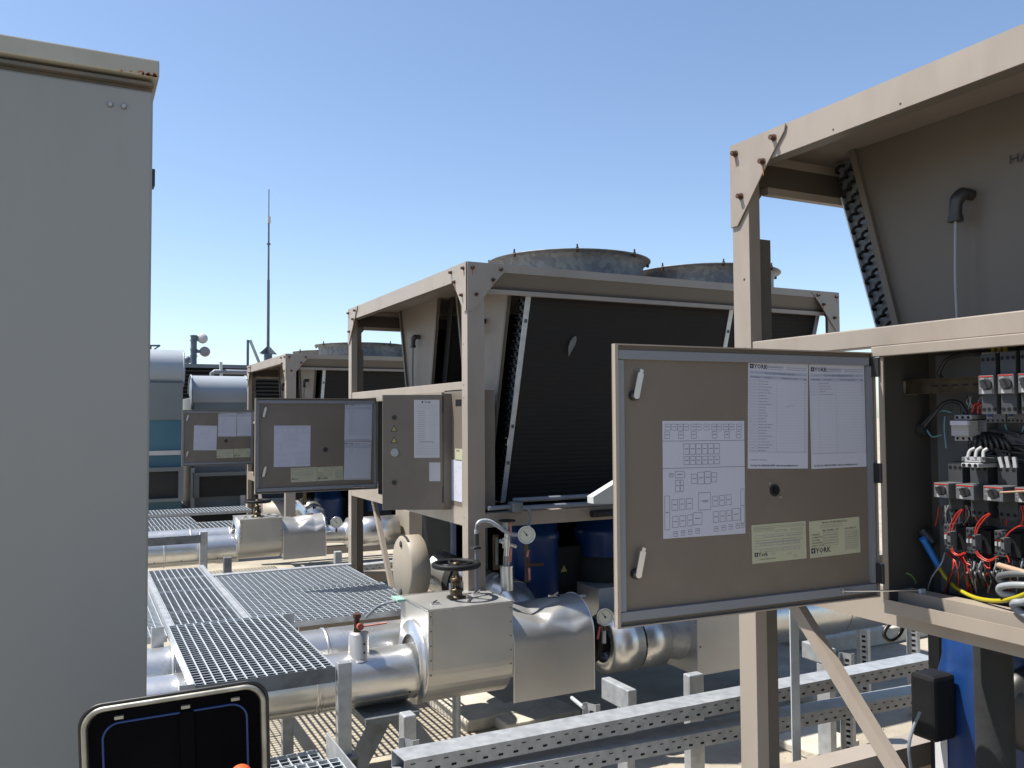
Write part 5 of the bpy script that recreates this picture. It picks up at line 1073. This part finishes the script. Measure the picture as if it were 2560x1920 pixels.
lp = [(2262, 1555), (2225, 1560), (2210, 1585), (2225, 1601), (2245, 1590), (2256, 1572), (2258, 1560)]
wire([P(x, y, Y=2.3) for x, y in lp], .008, 'black_plastic', 'cable_loop', n=8)
# vertical galvanised strut behind near post
m = MB(); a = P(1975, 1520, Y=2.25); m.box(a.x, a.x+.035, 2.25, 2.254, -.3, 1.1, 'galv_bar'); m.box(a.x+.035, a.x+.039, 2.25, 2.29, -.3, 1.1, 'galv_bar'); m.build('strut', label='slim galvanised strut standing beside the right-hand chiller post', category='strut')

# ------------------------------------------------------------------ middle chiller water connections
t = thing('header_drum', 'short cream insulated drum end lying on its side in front of the middle chiller', 'vessel', (1.86, 5.0, .4))
dv = Vector((1, -.04, .0)).normalized(); c0 = P(1003, 1420, X=1.72)
m = MB(); m.lathe(c0, dv, [(0, 0), (0, .178), (.01, .19), (.11, .19), (.125, .17), (.125, 0)], 'vessel_cream', n=44); m.build('drum_shell', t)
for q in (.14, -.14): m = MB(); p_ = c0+Vector((0, 0, q))-dv*.002; m.lathe(p_, -dv, [(0, .0), (.004, .0), (.004, .018), (0, .02)], 'dark_insulation', n=12); m.build('drum_stain', t)
m = MB(); e_ = c0+dv*.05; m.lathe(e_-dv*.05, dv, [(.006, .1895), (.012, .194), (.022, .192)], 'dark_insulation', n=30, a0=math.radians(60), a1=math.radians(150)); m.build('torn_edge', t)
t = thing('header_pipe', 'bright silver pipe leaving the cream drum toward the middle chiller post', 'pipe', (2.0, 4.7, .45))
h0, h1 = P(1098, 1428, Y=5.02), P(1228, 1480, Y=4.60)
m = MB(); m.cyl(h0, h0.lerp(h1, .36), .126, 'aluminium', n=40); m.build('clad_section', t)
m = MB(); m.cyl(h0.lerp(h1, .36), h0.lerp(h1, .47), .131, 'dark_insulation', n=40); m.build('dark_band', t)
m = MB(); m.cyl(h0.lerp(h1, .47), h1, .116, 'aluminium', n=40); m.build('clad_section', t)
t = thing('elbow_pipe', 'segmented silver pipe elbow rising beside the valve box top', 'pipe', P(1300, 1520, Y=4.55))
e0, e1, e2, e3, e4 = P(1190, 1482, Y=4.75), P(1238, 1480, Y=4.62), P(1282, 1494, Y=4.48), P(1302, 1535, Y=4.38), P(1308, 1600, Y=4.33)
pth = bez([e0, e1, e2, e3, e4], 8)
for i in range(4):
    m = MB(); m.tube(pth[i*8:i*8+9], .104, 'aluminium', n=36); m.build('elbow_segment', t)
    m = MB(); dd = (pth[i*8+1]-pth[max(0, i*8-1)]).normalized(); m.lathe(pth[i*8], dd, [(-.004, .103), (-.004, .107), (.004, .107), (.004, .103)], 'alu_seam', n=36); m.build('elbow_seam', t)
m = MB(); m.cyl(P(1268, 1475, Y=4.13), P(1266, 1418, Y=4.13), .034, 'aluminium', n=20); m.cyl(P(1266, 1418, Y=4.13), P(1266, 1414, Y=4.13), .036, 'aluminium', n=20); sl_ = m.build('sleeve', t)
t = thing('riser_valve', 'upright chrome pipework with pink levers and a square plate beside the middle chiller post', 'tap', P(1266, 1415, Y=4.55))
m = MB(); Yr = 4.13
m.tube([P(1266, 1418, Y=Yr), P(1266, 1390, Y=Yr)], .018, 'valve_grey', n=12); m.tube([P(1266, 1390, Y=Yr), P(1268, 1350, Y=Yr), P(1268, 1330, Y=Yr)], .015, 'steel_bright', n=12); m.tube([P(1250, 1352, Y=Yr), P(1290, 1366, Y=Yr)], .011, 'steel_bright', n=10)
m.tube([P(1266, 1330, Y=Yr), P(1266, 1305, Y=Yr)], .024, 'valve_grey', n=12); m.cyl(P(1268, 1303, Y=Yr), P(1268, 1300, Y=Yr), .045, 'black_paint', n=20); m.tube([P(1266, 1345, Y=Yr), P(1266, 1370, Y=Yr)], .021, 'steel_bright', n=12); m.build('riser_body', t)
for a, b in (((1276, 1304), (1277, 1335)), ((1278, 1370), (1276, 1405)), ((1321, 1375), (1318, 1392)), ((1323, 1420), (1324, 1450))): m = MB(); m.bar(P(*a, Y=Yr-.03), P(*b, Y=Yr-.03), .010, .005, 'pink_lever', up=(0, 1, 0)); m.build('lever_handle', t)
m = MB(); m.tube([P(1318, 1375, Y=Yr+.05), P(1318, 1455, Y=Yr+.05)], .014, 'bolt_rust', n=10); m.tube([P(1315, 1412, Y=Yr+.05), P(1358, 1411, Y=Yr+.05)], .011, 'bolt_rust', n=10); m.build('side_branch', t)
m = MB(); a, b = P(1234, 1338, Y=Yr), P(1247, 1424, Y=Yr); m.box(a.x, b.x, Yr, Yr+.012, b.z, a.z, 'brass'); a2, b2 = P(1238, 1345, Y=Yr), P(1244, 1412, Y=Yr); m.box(a2.x, b2.x, Yr-.003, Yr, b2.z, a2.z, 'galv_dull'); m.build('sight_glass', t)
gauge(P(1316, 1337, Y=4.07), .046, (-.35, -1, .05), 'round pressure gauge hanging beside the middle chiller post under the flexible conduit', stem=.04)
m = MB(); c = P(1013, 1485, Z=.60); m.box(c.x-.06, c.x+.09, c.y-.05, c.y+.05, .575, .585, 'green_cloth'); m.build('green_cloth', label='folded green cloth lying behind the foreground valve box', category='cloth')
m = MB(); m.tube(bez([P(912, 1545, Z=.43), P(940, 1520, Z=.45), P(965, 1508, Z=.47), P(990, 1503, Z=.5)], 6), .008, 'conduit_grey', n=8); m.build('loose_cable', label='thin grey cable lying over the wide grating behind the rear pipe', category='cable')
# small galvanised hatch behind door lower left corner
q = P(1497, 1472, Y=4.3); m = MB(); m.box(q.x, q.x+.3, 4.3, 4.6, q.z-.25, q.z, 'aluminium_flat'); m.build('junction_cover', bevel=.003, label='small grey metal box peeking out left of the large open door bottom', category='box')
# bent metal sheet left of the near door (light wedge)
m = MB(); pa = [P(1468, 1240, Y=3.3), P(1532, 1200, Y=3.3), P(1640, 1198, Y=3.3), P(1640, 1257, Y=3.3), P(1469, 1257, Y=3.3)]
m.prism(pa, (0, -.05, 0), 'lamp_white'); m.build('bent_hood', label='small pale bent metal hood showing left of the large open door', category='hood')

# ------------------------------------------------------------------ second pipe run (between the middle and the far chiller)
yv = 8.0
clad_pipe('front_pipe', 'far silver clad pipe lying under the far gratings and entering the far valve box', 8.18, .335, .125, -1.2, 1.33, [-.1, .72])
clad_pipe('rear_pipe', 'far silver clad pipe behind the one entering the far valve box', 8.55, .36, .125, -1.2, 1.33, [.2, .98])
xA = P(600, 1300, Y=yv).x; xB_ = P(706, 1290, Y=yv).x; zT = P(600, 1300, Y=yv).z
valve_cover(xA, xB_, yv, yv+.38, zT, .42, .19, 'far silver valve box behind the central platform', 'silver valve boxes')
handwheel(((xA+xB_)/2, yv+.2, zT+.002), .112, .14, 'black handwheel valve standing out of the far silver valve box')
arch_cover(xB_+.012, P(816, 1310, Y=yv).x, yv+.01, yv+.38, .595, .605, P(710, 1400, Y=yv).z, P(816, 1390, Y=yv).z, 'far silver half-round cover right of the far valve box', 'silver arched covers')
t = thing('right_pipe', 'far silver pipe joint right of the far half-round cover', 'pipe', (2.3, 8.2, .3), 'silver clad pipes')
xC = P(816, 1310, Y=yv).x
m = MB(); m.lathe((0, 8.2, .40), (1, 0, 0), [(xC, .08), (xC+.2, .09), (xC+.26, .12), (xC+.26, .145), (xC+.75, .145), (xC+.75, 0)], 'aluminium', n=36); m.build('clad_section', t)
m = MB(); m.box(xC+.8, xC+1.12, 7.95, 8.35, .24, .60, 'vessel_cream'); m.build('end_box', t, bevel=.004)
gauge(P(841, 1306, Y=7.95), .052, (-.3, -1, .05), 'small round pressure gauge right of the far half-round cover', stem=.04)
# far cream drum etc.
t = thing('header_drum', 'far cream insulated drum between the far handwheel and the far chiller post', 'vessel', (2.0, 9.6, .5))
c0 = P(668, 1290, X=1.95); m = MB(); m.lathe(c0, Vector((1, -.5, 0)).normalized(), [(0, 0), (0, .17), (.01, .18), (.3, .18)], 'vessel_cream', n=36); m.build('drum_shell', t)
t = thing('elbow_pipe', 'far silver elbow pipe just right of the far chiller post', 'pipe', P(765, 1300, Y=8.9)); pts = bez([P(735, 1285, Y=9.2), P(765, 1270, Y=9.1), P(785, 1290, Y=8.9), P(792, 1320, Y=8.8)], 2)
for i in range(len(pts)-1): m = MB(); m.cyl(pts[i], pts[i+1], .115, 'aluminium', n=24, caps=False); m.build('elbow_segment', t)
m = MB(); m.tube([P(762, 1262, Y=8.9), P(762, 1210, Y=8.9)], .02, 'brass', n=10); m.build('riser', t)
# far trestles/cable tray below
for (x0, x1, y0, y1, Yv, lb) in ((575, 660, 1402, 1424, 7.6, 'short perforated tray under the far valve box'),):
    pass
tray((1.15, 7.55, .17), (2.9, 7.6, .19), .10, .055, 'far perforated cable tray behind the back beam of the platform')
for i, (px, yt, lb) in enumerate(((500, 1330, 'blue-grey post at the right end of the far grating'), (838, 1380, 'pale post right of the far half-round cover'), (560, 1395, 'short dark post under the far valve box'))):
    Yv = (7.95, 7.75, 7.7)[i]; a = P(px, yt, Y=Yv); m = MB(); m.box(a.x, a.x+.065, Yv, Yv+.06, -.3, a.z, 'galvanised' if i != 2 else 'galv_dull'); m.build('support_post', bevel=.005, label=lb, category='post', group='posts of the far pipe run')
m = MB(); a = P(362, 1352, Y=7.9); m.box(-.2, P(503, 1345, Y=7.9).x, 7.9, 7.915, a.z-.05, a.z+.02, 'galv_dull'); m.build('grating_fascia', label='dark steel fascia along the front of the far gratings', category='beam')
# M platform skid beam under brace
a = P(905, 1436, X=1.84)
m = MB(); m.box(1.5, 4.6, 6.44, 6.56, .10, .13, 'beige_paint'); m.box(1.5, 4.6, 6.48, 6.50, -.3, .10, 'beige_paint'); m.build('base_beam', bevel=.004, label='pale steel beam on the roof behind the middle chiller foot', category='beam')
slab(2.1, 5.9, .2, .5, .6, .06, 'pale slab corner between the wide grating and the cream drum')

# ------------------------------------------------------------------ ventilation units in the background
YA = 12.0
def ahu(x0, x1, zh, hood_r, blue, label, zbase, y0):
    t = thing('ventilation_unit', label, 'ventilation unit', ((x0+x1)/2, y0+.8, zbase), 'ventilation units in the background')
    zhood = zh-hood_r
    m = MB(); m.box(x0, x1, y0+.02, y0+1.6, zbase, zhood-(.22 if blue == 'panel_blue' else .06), blue); body = m.build('unit_body', t, bevel=.01)
    m = MB(); n = 24; yc = y0+hood_r*.92; vs = []
    for x in (x0-.01, x1+.01): vs += [(x, yc-hood_r*math.cos(math.radians(-65+245*i/n)), zhood+hood_r*math.sin(math.radians(-65+245*i/n))) for i in range(n+1)]
    m.add(vs, [(i, i+1, n+2+i, n+1+i) for i in range(n)], 'hood_metal', True)
    m.add(vs[:n+1], [tuple(range(n+1))], 'hood_metal'); m.add(vs[n+1:], [tuple(range(n+1))[::-1]], 'hood_metal'); m.build('round_hood', t)
    for x in (x0-.012, x1+.012): m = MB(); m.tube([(x, yc-hood_r*1.01*math.cos(math.radians(-65+245*i/n)), zhood+hood_r*1.01*math.sin(math.radians(-65+245*i/n))) for i in range(n+1)], .012, 'hood_metal', n=6); m.build('hood_rim', t)
    return t, zhood
x0, x1 = P(300, 1000, Y=YA).x, P(457, 1000, Y=YA).x
zh = P(400, 876, Y=YA).z
t, zhd = ahu(x0, x1, zh+.03, .26, 'panel_blue', 'left blue ventilation unit with a round metal hood beside the cream housing', P(400, 1282, Y=YA).z, YA)
q1, q2 = P(400, 968, Y=YA).z, P(400, 1050, Y=YA).z
m = MB(); m.box(x0, x1+.0, YA-.0, YA+.3, q2, q1+.06, 'duct_metal'); m.build('duct_collar', t)
q1, q2 = P(400, 1127, Y=YA).z, P(400, 1138, Y=YA).z; m = MB(); m.box(x0, x1-.02, YA-.01, YA+.015, q2, q1, 'lamp_white'); m.build('white_strip', t)
for (ya, yb) in ((1178, 1246),):
    q1, q2 = P(400, ya, Y=YA).z, P(400, yb, Y=YA).z; m = MB(); m.box(x0, x1+.01, YA-.09, YA+.018, q1, q1+.05, 'panel_grey'); m.box(x1-.05, x1+.01, YA-.09, YA+.018, q2, q1, 'panel_grey'); m.box(x0, x1+.01, YA-.09, YA+.018, q2-.04, q2, 'panel_grey'); m.build('inlet_frame', t)
    m = MB(); m.box(x0, x1-.05, YA-.005, YA+.015, q2, q1, 'louvre_dark'); m.build('dark_opening', t)
m = MB(); m.box(x1-.0, x1+.035, YA-.02, YA+.02, P(400, 1160, Y=YA).z, P(400, 1052, Y=YA).z, 'lamp_white'); m.build('edge_strip', t)
YB2 = 12.3
x0, x1 = P(478, 1000, Y=YB2).x, P(617, 1000, Y=YB2).x; zh = P(500, 941, Y=YB2).z
t, zhd = ahu(x0+.03, x1+.0, zh+.02, .24, 'panel_grey', 'right grey ventilation unit with a round metal hood left of the far chiller', P(500, 1280, Y=YB2).z, YB2)
q1, q2 = P(500, 1190, Y=YB2).z, P(500, 1243, Y=YB2).z; m = MB(); m.box(x0+.03, x1, YB2-.12, YB2+.018, q1, q1+.05, 'panel_grey'); m.box(x0+.03, x0+.1, YB2-.10, YB2+.018, q2, q1, 'panel_grey'); m.build('inlet_frame', t)
m = MB(); m.box(x0+.1, x1, YB2-.005, YB2+.015, q2, q1, 'louvre_dark'); m.build('dark_opening', t)
m = MB(); m.box(x0, x0+.05, YB2-.03, YB2+.015, P(478, 1272, Y=YB2).z, P(478, 1170, Y=YB2).z, 'lamp_white'); m.box(x1-.08, x1-.02, YB2-.03, YB2+.015, P(600, 1265, Y=YB2).z, P(600, 1238, Y=YB2).z, 'lamp_white'); m.build('edge_strip', t)
m = MB(); m.box(P(362, 0, Y=11.9).x-.3, P(640, 0, Y=11.9).x, 11.8, 13.9, -.3, P(500, 1285, Y=11.9).z, 'black_paint'); m.build('unit_plinth', label='dark plinth carrying the two ventilation units', category='plinth')
# louvred wall
YL = 20
t = thing('louvre_screen', 'long dark louvred screen behind the ventilation units', 'screen', (4.5, YL, -.3))
xl0, xl1 = P(330, 910, Y=YL).x, P(1200, 910, Y=YL).x; ztl = P(540, 911, Y=YL).z
m = MB(); m.box(xl0, xl1, YL+.12, YL+.18, -.3, ztl-.08, 'louvre_dark'); m.build('back_panel', t)
m = MB(); m.box(xl0, xl1, YL-.02, YL+.2, ztl-.08, ztl, 'mast_grey'); m.build('top_rail', t)
z = ztl-.14; slat = None
while z > ztl-2.4:
    if slat is None:
        m = MB(); m.add([(xl0, YL+.1, z+.05), (xl1, YL+.1, z+.05), (xl1, YL, z), (xl0, YL, z), (xl0, YL+.002, z-.012), (xl1, YL+.002, z-.012)], [(0, 1, 2, 3), (3, 2, 5, 4)], 'louvre_dark'); slat = m.build('louvre_slat', t); l0z = slat.location.z; z00 = z
    else:
        o = slat.copy(); COL.objects.link(o); o.parent = t; o.location = slat.location + Vector((0, 0, z-z00))
    z -= .085
# small things on/behind the screen
Ym = 21
def at(px, py, Y=Ym): return P(px, py, Y=Y)
t = thing('antenna_mast', 'tall thin lightning mast with a finned foot rising behind the far chiller', 'mast', (at(669, 915).x, Ym, -.3))
b = at(670, 915); tp_ = at(669, 545); 
m = MB(); m.cyl((b.x, Ym, -.3), (b.x, Ym, at(670, 885).z), .10, 'mast_grey', n=12); m.build('mast_foot', t)
m = MB(); m.cyl((b.x, Ym, at(670, 885).z), (b.x, Ym, at(670, 700).z), .036, 'mast_grey', n=10, r2=.033); m.cyl((b.x, Ym, at(670, 700).z), (b.x, Ym, tp_.z), .025, 'mast_grey', n=10, r2=.02)
m.cyl((b.x, Ym, at(670, 612).z), (b.x, Ym, at(670, 608).z), .045, 'mast_grey', n=10); m.cyl((b.x, Ym, tp_.z), (b.x, Ym, at(670, 541).z+.0), .033, 'mast_grey', n=10); m.build('mast_tube', t)
m = MB(); m.cyl((b.x, Ym, at(670, 558).z), (b.x, Ym, at(670, 541).z), .045, 'lamp_white', n=10); m.cyl((b.x, Ym, at(670, 541).z), (b.x, Ym, at(670, 473).z), .012, 'mast_grey', n=8); m.build('lightning_rod', t)
for a in range(4):
    an = a*math.pi/2+.5; d = Vector((math.cos(an), math.sin(an), 0)); zz = at(670, 885).z; zu = at(670, 866).z; m = MB(); c = Vector((b.x, Ym, 0)); m.prism([c+d*.03+Vector((0, 0, zu)), c+d*.26+Vector((0, 0, zz)), c+d*.03+Vector((0, 0, zz))], d.cross(Vector((0, 0, 1)))*.02, 'mast_grey'); m.build('foot_fin', t)
t = thing('lamp_post', 'short post with two round white antennas on its right side', 'antenna post', (at(484, 905).x, Ym, -.3))
p0 = at(484, 905); m = MB(); m.cyl((p0.x, Ym, -.3), (p0.x, Ym, at(484, 838).z), .07, 'mast_grey', n=12)
for py in (840, 851, 874, 890): m.cyl((p0.x, Ym, at(484, py).z-.012), (p0.x, Ym, at(484, py).z+.012), .088, 'mast_grey', n=10)
m.build('post_tube', t)
for (px, py, mt_) in ((506, 846, 'lamp_white'), (512, 879, 'lamp_brown')):
    c = at(px, py); m = MB(); m.lathe(c, (-.35, -1, .1), [(.06, 0), (.06, .09), (.03, .115), (-.05, .115), (-.09, .08), (-.12, 0)], mt_, n=24); m.build('round_antenna', t)
    m = MB(); m.bar((p0.x+.05, Ym, c.z), (c.x-.05, Ym, c.z), .06, .07, 'mast_grey'); m.build('bracket', t)
for (px, py, lab_, nm) in ((466, 900, 'small round grey lamp just right of the left hood', 'small_lamp'),):
    c = at(px, py, 14); m = MB(); m.lathe(c, (1, -.3, 0), [(-.05, 0), (-.05, .05), (.03, .06), (.06, .04), (.06, 0)], 'mast_grey', n=16); m.cyl(c+Vector((-.1, 0, -.15)), c, .015, 'mast_grey', n=8); m.build(nm, label=lab_, category='lamp')
m = MB(); m.cyl((at(625, 0).x, Ym, -.3), (at(625, 0).x, Ym, at(625, 850).z), .03, 'mast_grey', n=10); o = m.build('leaning_pole', label='pole with a white leaning stay left of the tall mast', category='pole')
m = MB(); m.cyl(at(625, 850), at(650, 912), .035, 'lamp_white', n=10); m.build('white_stay', o)
m = MB(); m.tube([at(530, 946, 17), at(530, 934, 17), at(536, 929, 17), at(640, 931, 17)], .045, 'conduit_grey', n=12); m.build('vent_pipe', label='grey bent pipe running in front of the dark louvred screen', category='pipe')
m = MB(); m.cyl(at(552, 905, 17), at(553, 945, 17), .03, 'lamp_white', n=10); m.build('white_pole', label='short white pole in front of the louvred screen', category='pole')
t = MB(); t.bar(at(365, 864, 14), at(400, 864, 14), .1, .02, 'mast_grey'); t.bar(at(400, 864, 14), at(386, 873, 14), .1, .02, 'mast_grey'); t.cyl((at(372, 864, 14).x, 14, 2.0), (at(372, 864, 14).x, 14, at(372, 864, 14).z), .04, 'mast_grey', n=8); t.build('rain_deflector', label='small dark angled plate above the left hood beside the cream housing', category='plate')

# ------------------------------------------------------------------ black case in the foreground
def ray(px, py, t): return EYEP + (Fv + Rv*((px-1280)/FPX) - Uv*((py-960)/FPX))*t
t = thing('open_case', 'open black case with a scuffed metal rim and blue seal at the bottom left corner', 'case', ray(430, 1900, 1.5)-Vector((0, 0, .4)))
tl, tr = ray(200, 1776, 1.42), ray(663, 1704, 1.50); U_ = (tr-tl).normalized(); Wc = (tr-tl).length; dn = Vector((-.02, .1, -1)).normalized(); dn = (dn-U_*dn.dot(U_)*.6).normalized(); nC = U_.cross(-dn).normalized()
if nC.dot(EYEP-tl) < 0: nC = -nC
def rr(inset, R_, H_=.5, n=8):
    pts = []
    for (cu, cv, a0_) in ((R_+inset, R_+inset, 180), (Wc-R_-inset, R_+inset, 270)):
        for i in range(n+1):
            a = math.radians(a0_+90*i/n); pts.append((cu+R_*math.cos(a), cv+R_*math.sin(a)))
    return [(inset, H_-inset)] + pts + [(Wc-inset, H_-inset)]
Q = lambda u, v, e=0: tl + U_*u + dn*v + nC*e
R_ = .035
m = MB(); pts = rr(.003, R_); m.prism([Q(u, v, -.022) for u, v in pts], nC*.018, 'case_black'); m.build('case_shell', t)
m = MB(); m.tube([Q(u, v, 0) for u, v in rr(.004, R_-.003)], .0044, 'case_rim', n=10); m.build('metal_rim', t)
m = MB(); m.tube([Q(u, v, -.004) for u, v in rr(-.002, R_)], .0035, 'case_black', n=8); m.build('rubber_edge', t)
m = MB(); m.tube([Q(u, v, -.003) for u, v in rr(.032, R_-.008)], .0020, 'case_blue', n=8); m.build('blue_seal', t)
m = MB(); m.add([Q(u, v, -.0035) for u, v in rr(.010, R_-.006)], [tuple(range(len(rr(.010, R_))))], 'case_lining'); m.build('case_lining', t)
m = MB(); m.bar(Q(Wc*.56, .03, .0), Q(Wc*.56, .5, .0), .022, .004, 'case_lining', up=nC); m.build('divider_strap', t)
for u in (.2, .83, .555): m = MB(); m.bar(Q(Wc*u-.007, .022), Q(Wc*u+.007, .022), .005, .006, 'case_rim', up=nC); m.build('catch', t)
m = MB(); c = ray(602, 1950, 1.44); m.lathe(c, nC, [(0, .0), (.012, .014), (.004, .018), (-.02, .018)][::-1], 'orange_plastic', n=20); m.build('orange_cap', t)
m = MB(); pc = Q(Wc/2, .5, -.05); m.box(pc.x-.2, pc.x+.2, pc.y-.15, pc.y+.12, -.3, pc.z, 'case_black'); m.build('case_body', t, bevel=.01)

# loose grit and chips on the roof deck
m = MB()
for _ in range(420):
    x, y = random.uniform(.9, 5.2), random.uniform(2.0, 7.5); r_ = random.uniform(.003, .011); c = Vector((x, y, -.3+r_*.4)); q = [c+Vector((random.uniform(-1, 1), random.uniform(-1, 1), random.uniform(-.4, .9)))*r_ for _ in range(5)]
    m.add(q, [(0, 1, 2), (0, 2, 3), (0, 3, 4), (1, 2, 4), (2, 3, 4), (0, 1, 4)], 'slab_concrete')
m.build('grit', kind='stuff', label='grit and small chips scattered over the roof between the pipes', category='grit')
